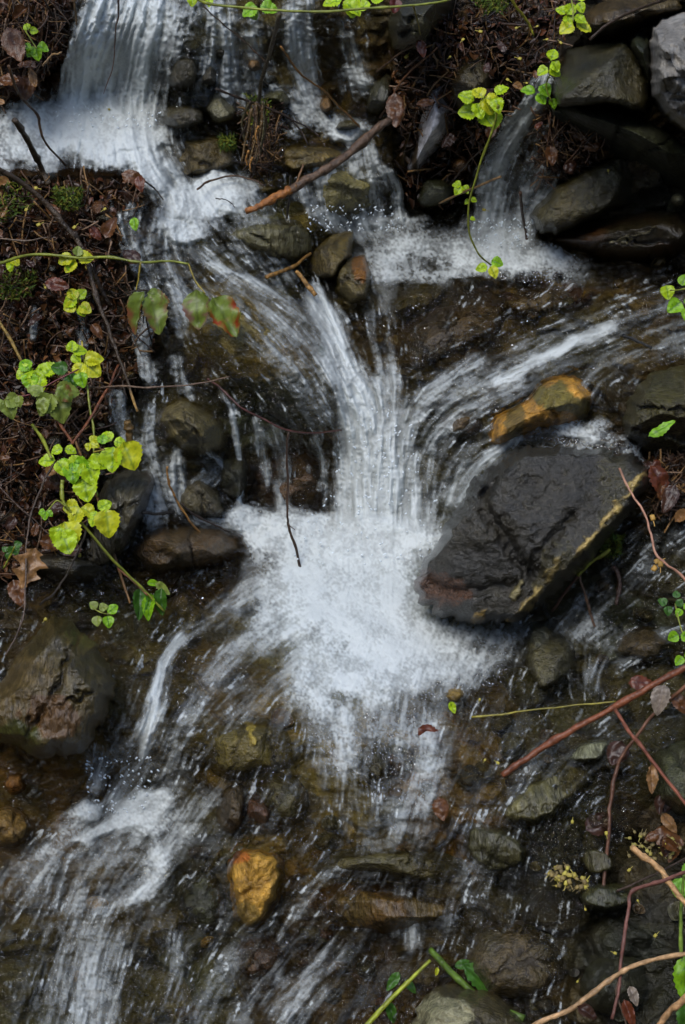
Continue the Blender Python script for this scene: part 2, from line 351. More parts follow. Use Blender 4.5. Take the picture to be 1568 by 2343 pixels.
# foam that lies on the pools: centre, radii, turn, how white
POOL = [
    (230, 290, 190, 62, 8, .95), (70, 300, 130, 70, 0, .85), (260, 350, 170, 40, 12, .5), (60, 360, 120, 40, 0, .45), (330, 380, 90, 40, 40, .5),
    (480, 450, 100, 52, -18, .88), (430, 520, 60, 34, 0, .7), (740, 290, 110, 30, 8, .5), (800, 310, 60, 20, 0, .5), (820, 175, 40, 24, 0, .4),
    (930, 540, 110, 46, 5, .72), (1110, 575, 150, 52, 4, .82), (1250, 600, 90, 40, 15, .48), (880, 600, 70, 50, 0, .45), (1010, 625, 170, 26, 0, .4),
    (850, 1235, 200, 60, 0, 1.0), (830, 1400, 190, 200, 0, 1.0), (710, 1300, 140, 80, -15, .8), (630, 1230, 80, 54, -20, .8), (850, 1520, 160, 96, -10, .58), (740, 1570, 90, 80, 0, .55), (1000, 1490, 110, 80, 5, .4), (1100, 1490, 90, 60, 0, .24), (780, 1640, 130, 70, 20, .36), (560, 1180, 30, 26, 0, .7), (640, 1400, 130, 70, -25, .45), (570, 1480, 140, 80, -30, .22), (880, 1690, 170, 90, 0, .22), (980, 1780, 50, 110, 10, .24), (790, 1730, 60, 60, 20, .3), (700, 1190, 120, 26, 0, .7),
    (320, 1860, 92, 44, -25, .92), (350, 1900, 60, 34, -30, .62), (195, 1860, 44, 30, -30, .72), (130, 1930, 90, 26, -35, .45), (352, 1975, 34, 50, 20, .55), (240, 1960, 150, 70, -25, .16), (320, 2040, 60, 34, -35, .5), (60, 2000, 100, 70, -20, .22),
    (1330, 985, 90, 24, 5, .45), (1360, 1440, 70, 40, 10, .28), (1300, 1020, 130, 14, 8, .3),
]
# clear, glassy places
CLEAR = [(980, 770, 170, 70, -15, .9), (1150, 690, 130, 40, -10, .7), (520, 880, 120, 60, 35, .5), (590, 1530, 60, 36, -30, .5), (480, 1480, 60, 24, -35, .6), (400, 1600, 26, 60, 10, .4), (780, 1480, 34, 30, 0, .25), (790, 1600, 40, 30, 0, .35), (560, 1760, 130, 60, 0, .6), (450, 2030, 90, 90, -20, .9), (860, 1880, 60, 40, 0, .5), (610, 2010, 80, 110, 0, .8), (400, 180, 60, 70, 0, .5), (450, 250, 90, 46, 0, .8), (1100, 990, 50, 30, 0, .3), (270, 2010, 80, 40, -30, .35), (850, 1750, 60, 60, 0, .5), (1050, 660, 140, 24, 0, .4)]
# foam tongues with a firm rounded edge
FOAMP = [([(397, 1824), (374, 1806), (336, 1810), (282, 1838), (236, 1878), (165, 1925), (200, 1936), (262, 1906), (322, 1890), (378, 1872), (394, 1848)], 9, .85),
         ([(384, 1945), (386, 1995), (352, 2030), (290, 2066), (240, 2098), (236, 2080), (290, 2040), (340, 2006), (362, 1975), (368, 1948)], 14, .4),
         ([(378, 1880), (384, 1950), (350, 2010), (240, 2075), (60, 2120), (60, 1990), (200, 1930)], 30, .22),
         ([(212, 1842), (232, 1850), (226, 1876), (190, 1890), (176, 1866)], 8, .6), ([(395, 478), (440, 440), (560, 402), (600, 425), (560, 470), (470, 500), (420, 505)], 10, .5),
         ([(950, 1330), (1010, 1420), (1190, 1440), (1192, 1490), (1120, 1560), (950, 1600), (820, 1560)], 60, .30), ([(545, 1165), (575, 1160), (600, 1200), (640, 1260), (580, 1262), (556, 1210)], 9, .6)]
DRYP = [
    ([(-1100, -600), (140, -600), (165, 0), (150, 110), (135, 190), (60, 215), (-20, 230), (-1100, 250)], 14),
    ([(-1100, 405), (60, 400), (150, 395), (310, 400), (350, 440), (300, 520), (260, 600), (330, 640), (300, 740), (370, 800), (320, 900), (240, 960), (240, 1100), (170, 1290), (60, 1330), (-1100, 1330)], 26),
    ([(870, -600), (2700, -600), (2700, 640), (1400, 600), (1235, 545), (1300, 300), (1235, 160), (1170, 260), (1080, 380), (1040, 480), (940, 500), (900, 380), (880, 300), (900, 210), (850, 120)], 14),
    ([(2700, 1560), (1580, 1640), (1480, 1800), (1420, 1960), (1340, 2120), (1300, 2260), (1330, 2420), (1400, 3100), (2700, 3100)], 50),
    ([(1440, 1000), (1480, 860), (1570, 820), (2700, 780), (2700, 1130), (1560, 1120), (1490, 1070)], 20),
]

WS = PW / 685.0                                    # one vertex per rendered pixel
wx = np.arange(-210, 1790, WS); wy = np.arange(-210, 2560, WS)
WX, WY = np.meshgrid(wx, wy)
hx = np.arange(-230, 1830, 6.0); hy = np.arange(-230, 2600, 6.0); HX, HY = np.meshgrid(hx, hy)
warpx = (fbm(HX / 60, HY / 60, 5, 3) - .5) * 60; warpy = (fbm(HX / 60, HY / 60, 9, 3) - .5) * 60
dens = np.zeros(HX.shape); _fa = (fbm(HX / 260, HY / 200, 71, 2) - .5) * 3.0 - .55; fxv = .03 * np.sin(_fa); fyv = .03 * np.cos(_fa); spd = np.full(HX.shape, 0.05); spw = np.full(HX.shape, 0.15)
for pts, w0, w1, de, sk in STR:
    P = smooth_path(pts, 4); R = max(w0, w1) * 2.4
    m = (HX > P[:, 0].min() - R) & (HX < P[:, 0].max() + R) & (HY > P[:, 1].min() - R) & (HY < P[:, 1].max() + R)
    x = HX[m] + warpx[m] * .35; y = HY[m] + warpy[m] * .35
    d, tx, ty, al = seg_dist(x, y, [tuple(p) for p in P]); wd = w0 + (w1 - w0) * al
    q = d / wd; c = de * sstep(1.25, .35, q); dens[m] = 1 - (1 - dens[m]) * (1 - c)
    g = np.exp(-(q * .8) ** 2) * de ** .5; fxv[m] += g * tx; fyv[m] += g * ty; spd[m] += g * sk; spw[m] += g
def ell(e, k=1.0):
    cx, cy, rx, ry, rot, de = e; a = math.radians(rot); x = HX + warpx * k - cx; y = HY + warpy * k - cy
    u = (x * math.cos(a) + y * math.sin(a)) / rx; v = (-x * math.sin(a) + y * math.cos(a)) / ry; return np.hypot(u, v)
bub = np.zeros(HX.shape)
for e in POOL:
    q = ell(e); c = e[5] * sstep(1.45, .25, q); dens = 1 - (1 - dens) * (1 - c); bub = np.maximum(bub, sstep(1.2, .6, q) * min(1, e[5] + .2))
for poly, soft, de in FOAMP:
    c = de * poly_soft(HX + warpx * .25, HY + warpy * .25, poly, soft); dens = 1 - (1 - dens) * (1 - c); bub = np.maximum(bub, c)
for e in CLEAR: dens *= 1 - e[5] * sstep(1.2, .4, ell(e, .6))
spd = np.clip(spd / spw, 0, 1) * (1 - .75 * bub)
nrm = np.hypot(fxv, fyv) + 1e-6; fxv /= nrm; fyv /= nrm
wet = np.ones(HX.shape)
for poly, soft in DRYP: wet = np.minimum(wet, 1 - poly_soft(HX + warpx * .6, HY + warpy * .6, poly, soft))
wet = np.maximum(wet, sstep(.2, .45, dens) * .9)
H2W = lambda a: grid_sample(a, WX, WY, -230, -230, 6.0)
D, FX, FY, SP, WET = map(H2W, (dens, fxv, fyv, spd, wet))

def lic(noise, steps, h):
    ny, nx = noise.shape; acc = noise.copy(); n = 1
    for sg in (1, -1):
        x = np.tile(np.arange(nx, dtype=np.float32), (ny, 1)); y = np.repeat(np.arange(ny, dtype=np.float32)[:, None], nx, 1)
        for k in range(steps):
            ix = np.clip(x, 0, nx - 1).astype(np.int32); iy = np.clip(y, 0, ny - 1).astype(np.int32)
            x = x + sg * h * FX[iy, ix]; y = y + sg * h * FY[iy, ix]
            acc += noise[np.clip(y + .5, 0, ny - 1).astype(np.int32), np.clip(x + .5, 0, nx - 1).astype(np.int32)]; n += 1
    return acc / n
rng = np.random.default_rng(7)
def blur(a, r):
    for _ in range(r):
        a = (np.roll(a, 1, 0) + a * 2 + np.roll(a, -1, 0)) / 4; a = (np.roll(a, 1, 1) + a * 2 + np.roll(a, -1, 1)) / 4
    return a
white = rng.random(WX.shape).astype(np.float32); white2 = rng.random(WX.shape).astype(np.float32)
L1 = equalise(lic(blur(white, 1), 5, 1.0)); L2 = equalise(lic(blur(white2, 2), 9, 1.2)); L3 = equalise(lic(blur(rng.random(WX.shape).astype(np.float32), 16), 16, 2.2))
streak = equalise(.40 * L1 + .36 * L2 + .40 * L3)
B1 = equalise(blur(rng.random(WX.shape).astype(np.float32), 1)); B2 = equalise(fbm(WX / 12, WY / 12, 31, 3)); B3 = equalise(fbm(WX / 46 + D * 1.5, WY / 40, 33, 3))
B4 = equalise(fbm(WX / 90, WY / 60, 37, 3))
bubble = equalise(.40 * B1 + .22 * B2 + .46 * B3)
nmix = equalise(bubble * (1 - SP) + streak * SP)
# veils: soft and see-through where the water is thin, torn into short streaks; bubbles on the pools
tear = np.clip(D * (1.06 - D) * 3.2 + .05, 0, 1)
_s = sstep(.25, .75, SP); st_soft = _s * (.6 * L3 + .4 * L2) + (1 - _s) * (.25 + .45 * B3 + .3 * B1)
foam = np.clip(D * (.62 + .62 * st_soft) - .03 + (nmix - .5) * tear * (.46 + .10 * (1 - _s)), 0, 1) ** (1.4 - .45 * D)
foam *= 1 - .26 * _s * sstep(1.0, .55, D)
foam *= 1 - .16 * (1 - np.where(SP > .5, L1, B1)) * (1 - D * .8)
flecks = sstep(.86, .99, equalise(.8 * L1 + .3 * L2) * (.92 + .08 * B3)) * np.clip(.2 + 1.0 * SP + .5 * (D < .12), 0, 1) * (.55 + .45 * sstep(.02, .3, D)) * np.clip(1.6 * B4 - .2 + D, 0, 1) * .95  # short white dashes painted over the water as glints
foam = np.clip(np.maximum(foam, flecks) * sstep(.15, .6, WET), 0, 1)  # foam cover, painted glints included
heap = D * (.010 + .020 * grid_sample(blur(fbm(HX / 70, HY / 60, 35, 2), 3), WX, WY, -230, -230, 6.0)) * (1 - .9 * SP) + (L2 - .5) * .004 * SP * (.4 + D) + (L3 - .5) * .008 * SP + (B2 - .5) * .0016 * D * (1 - SP) + (fbm(WX / 26, WY / 17, 81, 3) - .5) * .026 * (1 - D)
wofs = np.where(WET > .02, -.07 * (1 - sstep(0, .75, WET)) + .012 + heap + .034 * np.exp(-((WX - 630 + (WY - 810) * -.45) / 125) ** 2 - ((WY - 815) / 125) ** 2), -.08)
wz = Z(WX, WY) + wofs
wp = at(WX, WY, wz).reshape(-1, 3)
kp = (WET[:-1, :-1] > .06) | (WET[1:, 1:] > .06)
fc = grid_faces(len(wx), len(wy), kp)
used = np.zeros(len(wp), bool); used[fc.ravel()] = True; remap = np.cumsum(used) - 1
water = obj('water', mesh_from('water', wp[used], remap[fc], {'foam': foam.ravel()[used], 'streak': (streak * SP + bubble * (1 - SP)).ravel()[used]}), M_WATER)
tag(water, 'white foaming brook water tumbling down over dark rocks', kind='structure')

# ------------------------------------------------------------------ the bed and the banks
TINT = [  # photograph position, ground colour there, with shade painted in at the right-hand corners
    (60, 60, (.075, .028, .014)), (60, 500, (.055, .026, .012)), (200, 480, (.07, .03, .013)), (150, 700, (.045, .024, .014)), (60, 1000, (.045, .02, .012)), (60, 1250, (.035, .022, .012)), (330, 700, (.04, .03, .018)),
    (300, 1100, (.03, .03, .03)), (300, 100, (.05, .05, .05)), (600, 150, (.05, .045, .035)), (560, 350, (.075, .055, .022)), (720, 350, (.15, .11, .05)), (760, 450, (.16, .14, .08)), (600, 560, (.07, .065, .045)),
    (560, 760, (.085, .066, .024)), (700, 850, (.10, .07, .025)), (900, 700, (.05, .036, .018)), (1050, 780, (.035, .022, .012)), (1200, 650, (.07, .045, .018)), (1300, 620, (.09, .06, .02)), (1300, 760, (.05, .042, .026)), (1050, 940, (.045, .042, .03)),
    (640, 1100, (.055, .03, .016)), (600, 950, (.03, .034, .03)), (450, 1250, (.06, .034, .014)), (250, 1420, (.04, .032, .014)), (500, 1600, (.05, .036, .016)), (600, 1700, (.10, .075, .022)), (800, 1450, (.10, .12, .10)),
    (850, 1800, (.12, .085, .03)), (1000, 1720, (.13, .07, .02)), (1030, 1850, (.12, .065, .018)), (900, 1960, (.06, .045, .02)), (700, 1920, (.11, .07, .022)), (450, 2000, (.03, .026, .016)), (200, 2050, (.06, .042, .022)), (60, 1850, (.11, .065, .018)), (100, 2250, (.045, .04, .03)), (400, 2250, (.045, .042, .03)), (700, 2250, (.05, .03, .016)), (850, 2150, (.03, .02, .01)),
    (1200, 1960, (.012, .012, .008)), (1300, 1850, (.022, .022, .016)), (1450, 1850, (.026, .018, .010)), (1200, 2200, (.026, .019, .009)), (1450, 2200, (.009, .009, .006)), (1500, 1650, (.04, .036, .022)), (1250, 1600, (.035, .03, .018)), (1400, 1450, (.04, .042, .042)), (1500, 1250, (.03, .03, .034)), (1530, 1080, (.035, .016, .01)), (1100, 1640, (.045, .033, .014)),
    (1150, 80, (.05, .026, .015)), (1000, 250, (.06, .032, .014)), (960, 430, (.03, .024, .016)), (1400, 560, (.05, .028, .015)), (1300, 330, (.06, .03, .016)), (1450, 60, (.06, .045, .03)), (1500, 480, (.018, .015, .01)),
]
def tint_at(px, py):
    num = np.zeros(px.shape + (3,)); den = np.zeros(px.shape)
    for x, y, c in TINT:
        q = 1 / (((px - x) ** 2 + (py - y) ** 2) / 1e4 + .15) ** 2; num += q[..., None] * np.array(c); den += q
    return num / den[..., None]

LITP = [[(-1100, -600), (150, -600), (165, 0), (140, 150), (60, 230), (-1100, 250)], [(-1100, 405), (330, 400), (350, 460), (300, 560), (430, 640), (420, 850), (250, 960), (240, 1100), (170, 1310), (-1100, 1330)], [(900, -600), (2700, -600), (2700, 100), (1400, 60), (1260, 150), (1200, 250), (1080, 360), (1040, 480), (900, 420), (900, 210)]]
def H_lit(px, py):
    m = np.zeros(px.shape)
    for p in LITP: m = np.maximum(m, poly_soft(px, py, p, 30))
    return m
bx = np.concatenate([np.arange(-980, -212, 16), np.arange(-212, 1790, 4.0), np.arange(1796, 2560, 16)])
by = np.concatenate([np.arange(-500, -212, 8), np.arange(-212, 2560, 4.0), np.arange(2566, 2960, 16)])
BX, BY = np.meshgrid(bx, by)
bz0 = Z(BX, BY); bp = at(BX, BY, bz0); sx = bp[..., 0]; sy = (bp[..., 1] * .8 + bp[..., 2])
sx = sx + (fbm(sx * 9, sy * 9, 3, 3) - .5) * .06; sy = sy + (fbm(sx * 9, sy * 9, 4, 3) - .5) * .06
f1, f2, i1 = worley(sx / .105, sy / .105, 11); g1_, g2_, i2 = worley(sx / .042, sy / .042, 21)
dome1 = np.sqrt(np.clip(1 - (f1 / .75) ** 2, 0, 1)) * sstep(0, .25, f2 - f1); dome2 = np.sqrt(np.clip(1 - (g1_ / .7) ** 2, 0, 1)) * sstep(0, .25, g2_ - g1_)
big = (i1 > .45)
LIT = 1 - H_lit(BX, BY)
bofs = -.052 + LIT * (np.where(big, dome1 * (.010 + .028 * i1), 0) + dome2 * .010 * (.3 + i2)) + (fbm(sx * 14, sy * 14, 41, 5) - .5) * .06 + (1 - LIT) * (np.abs(fbm(sx * 30, sy * 30, 43, 4) - .5) * .07)
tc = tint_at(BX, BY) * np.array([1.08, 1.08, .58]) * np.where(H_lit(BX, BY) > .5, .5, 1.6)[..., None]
var = np.where(big[..., None] & (dome1 > .2)[..., None], (.55 + 1.0 * ((i1 * 7.31) % 1))[..., None], (.6 + .9 * i2)[..., None])
hue = np.stack([1 + .25 * (((i1 * 13.7) % 1) - .5), np.ones_like(i1), 1 - .35 * (((i1 * 13.7) % 1) - .5)], -1)
tc = np.clip(tc * var * hue * (.7 + .6 * fbm(sx * 30, sy * 30, 51, 3))[..., None], 0.004, .6)
bed = obj('stream_bed', mesh_from('stream_bed', at(BX, BY, bz0 + bofs).reshape(-1, 3), grid_faces(len(bx), len(by)), {'tint': tc.reshape(-1, 3)}), M_BED)
tag(bed, 'dark wet stony brook bed with muddy banks', kind='structure')

# unseen ground carrying the slope on; sides and back added to block low sky
gx, gy = np.meshgrid(np.linspace(-40, 40, 121), np.linspace(-34, 46, 121))
hz = .40 * np.clip(gy, -3, 3) - .62 + .45 * np.clip(gy - 3, 0, 30) + 1.0 * np.clip(np.abs(gx) - 2.4 - .25 * np.clip(-gy, 0, 4), 0, 9) + 1.15 * np.clip(-gy - 5.2, 0, 8)
hz = hz + (fbm(gx / 3, gy / 3, 61, 4) - .5) * np.clip((np.hypot(gx, gy + 1) - 3) * .3, 0, 2.0)
hz = np.where((np.abs(gx) < 2.0) & (np.abs(gy) < 2.4), hz - .6, hz)
hill = obj('sky_blocking_slopes', mesh_from('sky_blocking_slopes', np.stack([gx, gy, hz], -1).reshape(-1, 3), grid_faces(121, 121), {'tint': np.tile((.04, .03, .014), (gx.size, 1))}), M_BED)
tag(hill, 'unseen brown slopes around the brook, raised to block low sky light', kind='structure')

# ------------------------------------------------------------------ rocks
def chaikin(p, n=2):
    p = np.array(p, float)
    for _ in range(n):
        q = np.roll(p, -1, 0); p = np.stack([p * .8 + q * .2, p * .2 + q * .8], 1).reshape(-1, 2)
    return p

def rock(name, label, outline, h, cols, k=None, kx=0.0, blocky=5.0, facets=5, mat=None, seed=0, sink=.03, thick=.7, rough=.12, vein=None, group=None, cat='rock', soft=1, lift=0.0, patch=None, step=4.5, tilt=.75, base=None, ridges=0, cuts=(), grooves=None):
    """a closed stone: outline in photograph units, h its bulge (metres) above the ground under it; k = how steeply its face leans up (mm per unit)"""
    rs = np.random.default_rng(seed + 101)
    P = chaikin(outline, soft); c = np.mean(np.array(outline, float), 0)
    seg = np.hypot(*(np.roll(P, -1, 0) - P).T); per = seg.sum(); M = int(np.clip(per / step, 20, 230))
    s = np.concatenate([[0], np.cumsum(seg)]); Pc = np.vstack([P, P[:1]]); u = np.linspace(0, per, M, endpoint=False)
    ox = np.interp(u, s, Pc[:, 0]); oy = np.interp(u, s, Pc[:, 1]); R = per / 6.3
    ja = np.stack([fbm(np.cos(u / per * 6.283) * per / 110, np.sin(u / per * 6.283) * per / 110, seed + 3, 4), fbm(np.cos(u / per * 6.283) * per / 110 + 9, np.sin(u / per * 6.283) * per / 110, seed + 4, 4)], -1) - .5
    jr = 1 + ja[:, 0] * .15; ox = c[0] + (ox - c[0]) * jr; oy = c[1] + (oy - c[1]) * jr
    N = int(np.clip(R / step, 7, 60)); r = np.linspace(0, 1, N + 1)[1:] ** .9
    X = c[0] + (ox - c[0]) * r[:, None]; Y = c[1] + (oy - c[1]) * r[:, None]
    X = np.vstack([np.full((1, M), c[0]), X]); Y = np.vstack([np.full((1, M), c[1]), Y]); rr = np.concatenate([[0], r])[:, None] * np.ones(M)
    yb = oy.max(); xb = ox[oy.argmax()]
    if base is None: base = float(Z(xb, yb))
    if k is None: z0 = Z(X, Y)
    else: z0 = base + k * (yb - Y) / 1000 + kx * (X - c[0]) / 1000
    U = (X - c[0]) / R; V = (Y - c[1]) / R
    a = rs.uniform(0, 6.283); top = 1.0 - .22 * tilt * (U * math.cos(a) + V * math.sin(a)); a0 = rs.uniform(0, 6.283)
    for i in range(facets):      # broken faces cut off the flat top
        a = a0 + 6.283 * (i + rs.uniform(-.3, .3)) / facets; top = np.minimum(top, 1.0 - rs.uniform(.5, 1.9) * tilt * (U * math.cos(a) + V * math.sin(a) - rs.uniform(.05, .55)))
    for cx_, cy_, nx_, ny_, sl in cuts: top = np.minimum(top, 1.0 - sl * ((X - cx_) * nx_ + (Y - cy_) * ny_) / R)
    dd = seg_dist(X, Y, [(float(p), float(q)) for p, q in zip(ox, oy)] + [(float(ox[0]), float(oy[0]))])[0]; dd[-1] = 0
    e1 = np.clip(dd / (R * min(.9, 1.8 / blocky)), 0, 1); prof = np.minimum((.45 * np.sqrt(np.clip(1 - (1 - e1) ** 2, 0, 1)) + .55 * e1), top * np.clip(dd / (R * .06), 0, 1) ** .6)
    edge = np.clip(dd / (R * .25), 0, 1)
    sx_, sy_ = X / 100 + seed * 3.7, Y / 100 - seed * 1.9
    rough_n = (fbm(sx_ * 1.3, sy_ * 1.3, seed, 4) - .5) * rough * 2.2 + (np.round(fbm(sx_ * 1.1 + 7, sy_ * 1.1, seed + 31, 3) * 7) / 7 - .5) * rough * 1.1 + (np.abs(fbm(sx_ * 2.5, sy_ * 2.5, seed + 5, 3) - .5) - .12) * rough * .9
    if ridges: rough_n = rough_n + ridges * (np.abs(((U * .55 - V * .83) * 2.3 + fbm(sx_, sy_, seed + 2, 3)) % 1 - .5) - .25) * .35
    zf = z0 + lift + h * (prof + rough_n * edge) - sink * sstep(1, 0, edge) * (1 if k is None else .5)
    crk = np.zeros(X.shape)
    if grooves is None:
        grooves = []
        for _ in range(2 if R > 45 else 0):
            a = rs.uniform(0, 3.14); o_ = rs.uniform(-.5, .5) * R; q0 = c + o_ * np.array([-math.sin(a), math.cos(a)]); dv = R * 1.2 * np.array([math.cos(a), math.sin(a)])
            grooves.append(([tuple(q0 - dv * rs.uniform(.3, 1)), tuple(q0 + rs.normal(size=2) * R * .12), tuple(q0 + dv * rs.uniform(.3, 1))], rs.uniform(4, 9), h * .09))
    for gp, gw, gd in grooves:
        dg = seg_dist(X + (fbm(sx_ * 5, sy_ * 5, 6, 3) - .5) * 30, Y + (fbm(sx_ * 5, sy_ * 5, 7, 3) - .5) * 30, gp)[0]; gg = np.exp(-(dg / gw) ** 2); zf = zf - gd * gg; crk = np.maximum(crk, gg * (gw < 10))
    tc = np.zeros(X.shape + (3,)); c0, c1 = np.array(cols[0]), np.array(cols[1])
    mfac = sstep(.35, .65, fbm(sx_ * 1.1 + 5, sy_ * 1.1, seed + 8, 4)); tc[:] = c0 + (c1 - c0) * mfac[..., None]
    tc *= (.62 + .76 * fbm(sx_ * 7, sy_ * 7, seed + 9, 4))[..., None]
    tc *= (1 - .45 * crk)[..., None]
    if patch is not None:
        for (pxc, pyc, prx, pry, pcol) in patch:
            q = np.hypot((X - pxc) / prx, (Y - pyc) / pry) + (fbm(sx_ * 4, sy_ * 4, seed + 12, 4) - .5) * 1.1; m = sstep(1.05, .8, q)[..., None]; tc = tc * (1 - m) + np.array(pcol) * m * (.7 + .6 * fbm(sx_ * 9, sy_ * 9, seed + 13, 3))[..., None]
    if vein is not None:
        for pts, wd, vc in vein:
            d, _, _, al = seg_dist(X + (fbm(sx_ * 6, sy_ * 6, 3, 3) - .5) * 22, Y + (fbm(sx_ * 6, sy_ * 6, 4, 3) - .5) * 22, pts); br = sstep(.30, .55, fbm(sx_ * 3.1, sy_ * 3.1, seed + 21, 3))
            m = (sstep(wd, wd * .4, d) * br)[..., None]; tc = tc * (1 - m) + np.array(vc) * m; zf = zf + m[..., 0] * .006
    front = at(X, Y, zf)
    # the far side: the rim carried down and away into the ground, closed at the back
    rw = float(np.hypot(*(at(ox, oy, zf[-1])[:, :2] - at(c[0], c[1], zf[0, 0])[:2]).T).mean()); T = thick * max(rw, .03)
    bk = []
    for q in (.93, .75, .45):
        xx = c[0] + (ox - c[0]) * q; yy = c[1] + (oy - c[1]) * q; zz = (z0[-1] - sink) * q + (1 - q) * float(z0[0, 0])
        bk.append(at(xx, yy, zz) + np.array([0, .72, -.69]) * T * math.sqrt(1 - q * q))
    V3 = np.concatenate([front[0, :1], front[1:].reshape(-1, 3), np.array(bk).reshape(-1, 3), at(c[0], c[1], float(z0[0, 0]) - sink)[None] + np.array([[0, .72, -.69]]) * T])
    n_r = N + 3; faces = []
    for j in range(M): faces.append((0, 1 + j, 1 + (j + 1) % M))
    i = 1 + np.arange(n_r * M).reshape(n_r, M); a_, b_, c_, d_ = i[:-1], i[1:], np.roll(i[1:], -1, 1), np.roll(i[:-1], -1, 1)
    faces += [tuple(f) for f in np.stack([a_, b_, c_, d_], -1).reshape(-1, 4).tolist()]
    last = len(V3) - 1
    for j in range(M): faces.append((last, int(i[-1, (j + 1) % M]), int(i[-1, j])))
    tc = tc * np.array([1.10, 1.02, .55]) * 1.12 if mat is not M_DRY and mat is not M_OCHRE else tc
    tcol = np.concatenate([tc[0, :1], tc[1:].reshape(-1, 3), np.tile(tc[-1], (3, 1)), tc[0, :1]]).clip(.003, .8)
    loc = at(float(xb), float(yb), base if k is not None else float(Z(xb, yb)))
    o = obj(name, mesh_from(name, V3, faces, {'tint': tcol}, loc=loc), mat or M_ROCK, loc=Vector(loc))
    return tag(o, label, cat, group)

DK = ((.014, .013, .010), (.026, .022, .015)); OL = ((.028, .026, .011), (.05, .042, .017)); BR = ((.05, .03, .014), (.08, .052, .02)); GY = ((.07, .07, .068), (.12, .115, .105)); OC = ((.50, .27, .04), (.28, .17, .035)); RB = ((.055, .024, .013), (.085, .036, .018)); PU = ((.035, .033, .038), (.06, .056, .062))
R = rock
R('boulder', 'large dark wet boulder with a pale quartz vein beside the plunge pool', [(944, 1335), (985, 1262), (1040, 1165), (1085, 1095), (1180, 1022), (1310, 1022), (1440, 1040), (1492, 1062), (1478, 1115), (1425, 1195), (1330, 1305), (1225, 1395), (1185, 1425), (1070, 1424), (985, 1400), (955, 1372)], .105, ((.011, .010, .009), (.021, .019, .018)), k=.66, kx=.10, base=.06, sink=.008, grooves=[([(1125, 1080), (1108, 1160), (1150, 1215), (1185, 1285), (1250, 1330)], 15, .020), ([(985, 1335), (1080, 1350), (1170, 1340)], 14, .012), ([(1310, 1180), (1240, 1262), (1205, 1330)], 12, .012), ([(1180, 1040), (1110, 1120), (1060, 1180)], 10, .012)], blocky=14, facets=2, mat=M_ROCK, soft=0, cuts=[(1345, 1235, .77, .64, 1.5), (1075, 1150, -.80, -.60, .55), (1080, 1345, -.25, .97, 1.6), (1180, 1180, -.62, .78, .35)], seed=4, rough=.085, thick=.6, ridges=.16, step=4,
  vein=[([(1472, 1085), (1420, 1150), (1345, 1240), (1290, 1300)], 9, (.34, .26, .14)), ([(1300, 1270), (1240, 1340), (1200, 1400)], 15, (.32, .25, .14)), ([(1190, 1330), (1175, 1370)], 9, (.2, .18, .14)), ([(1100, 1410), (1085, 1425)], 12, (.2, .13, .03)), ([(1170, 1425), (1150, 1440)], 14, (.24, .16, .05))],
  patch=[(1000, 1350, 90, 46, (.05, .022, .013)), (1400, 1110, 40, 120, (.028, .025, .013)), (1290, 1340, 60, 90, (.03, .027, .013))], tilt=.4)
R('rock', 'knobbly ochre orange rock breaking the chute above the large dark boulder', [(1114, 1010), (1125, 955), (1165, 935), (1205, 915), (1232, 872), (1270, 858), (1320, 860), (1362, 892), (1352, 950), (1290, 985), (1230, 985), (1180, 1012), (1140, 1022)], .075, ((.50, .25, .04), (.24, .135, .03)), mat=M_OCHRE, seed=7, blocky=3, rough=.2, facets=3, lift=.018, patch=[(1270, 910, 50, 34, (.17, .135, .03)), (1180, 960, 26, 40, (.20, .13, .03)), (1330, 930, 26, 30, (.16, .12, .03))])
R('rock', 'ochre orange stone lying in dark shallow water low in the brook', [(514, 1975), (545, 1935), (600, 1940), (645, 1955), (656, 1995), (640, 2065), (612, 2115), (575, 2137), (535, 2108), (524, 2040)], .075, OC, mat=M_OCHRE, seed=9, blocky=5, rough=.16, facets=4, lift=-.018, patch=[(540, 1960, 26, 22, (.42, .13, .02)), (560, 2090, 34, 40, (.24, .15, .03))])
R('rock', 'broad angular olive brown rock at the left edge of the pool outlet', [(-80, 1620), (0, 1560), (60, 1470), (125, 1400), (165, 1425), (225, 1480), (268, 1560), (248, 1640), (185, 1728), (90, 1736), (20, 1700), (-60, 1690)], .13, ((.045, .036, .018), (.075, .055, .03)), seed=12, blocky=6, facets=6, mat=M_SLATE, k=.36, base=-.015, rough=.10, tilt=.5, soft=0, cuts=[(165, 1520, .86, -.5, 1.5), (90, 1640, -.2, .98, .5)], patch=[(120, 1640, 70, 60, (.085, .05, .034)), (40, 1690, 60, 40, (.04, .045, .014))])
R('rock', 'rounded olive grey stone with water running round both sides', [(358, 960), (378, 922), (420, 904), (490, 938), (526, 990), (515, 1030), (462, 1046), (400, 1032)], .085, ((.075, .062, .03), (.11, .092, .055)), seed=15, blocky=2.6, facets=2, rough=.12, lift=.005)
R('rock', 'purple grey slate standing beside the yellow green bramble leaves', [(175, 1312), (215, 1200), (235, 1095), (290, 1068), (350, 1076), (356, 1112), (326, 1185), (288, 1262), (235, 1300)], .085, PU, mat=M_SLATE, seed=17, blocky=8, facets=4, k=.55, rough=.12, tilt=.5, patch=[(345, 1150, 18, 90, (.03, .02, .015))])
R('rock', 'low brown rock under a thin film of water left of the foam', [(285, 1270), (335, 1203), (450, 1196), (540, 1214), (574, 1262), (480, 1300), (340, 1316)], .07, ((.07, .04, .015), (.045, .03, .014)), seed=19, blocky=4, facets=3, rough=.06, lift=.01)
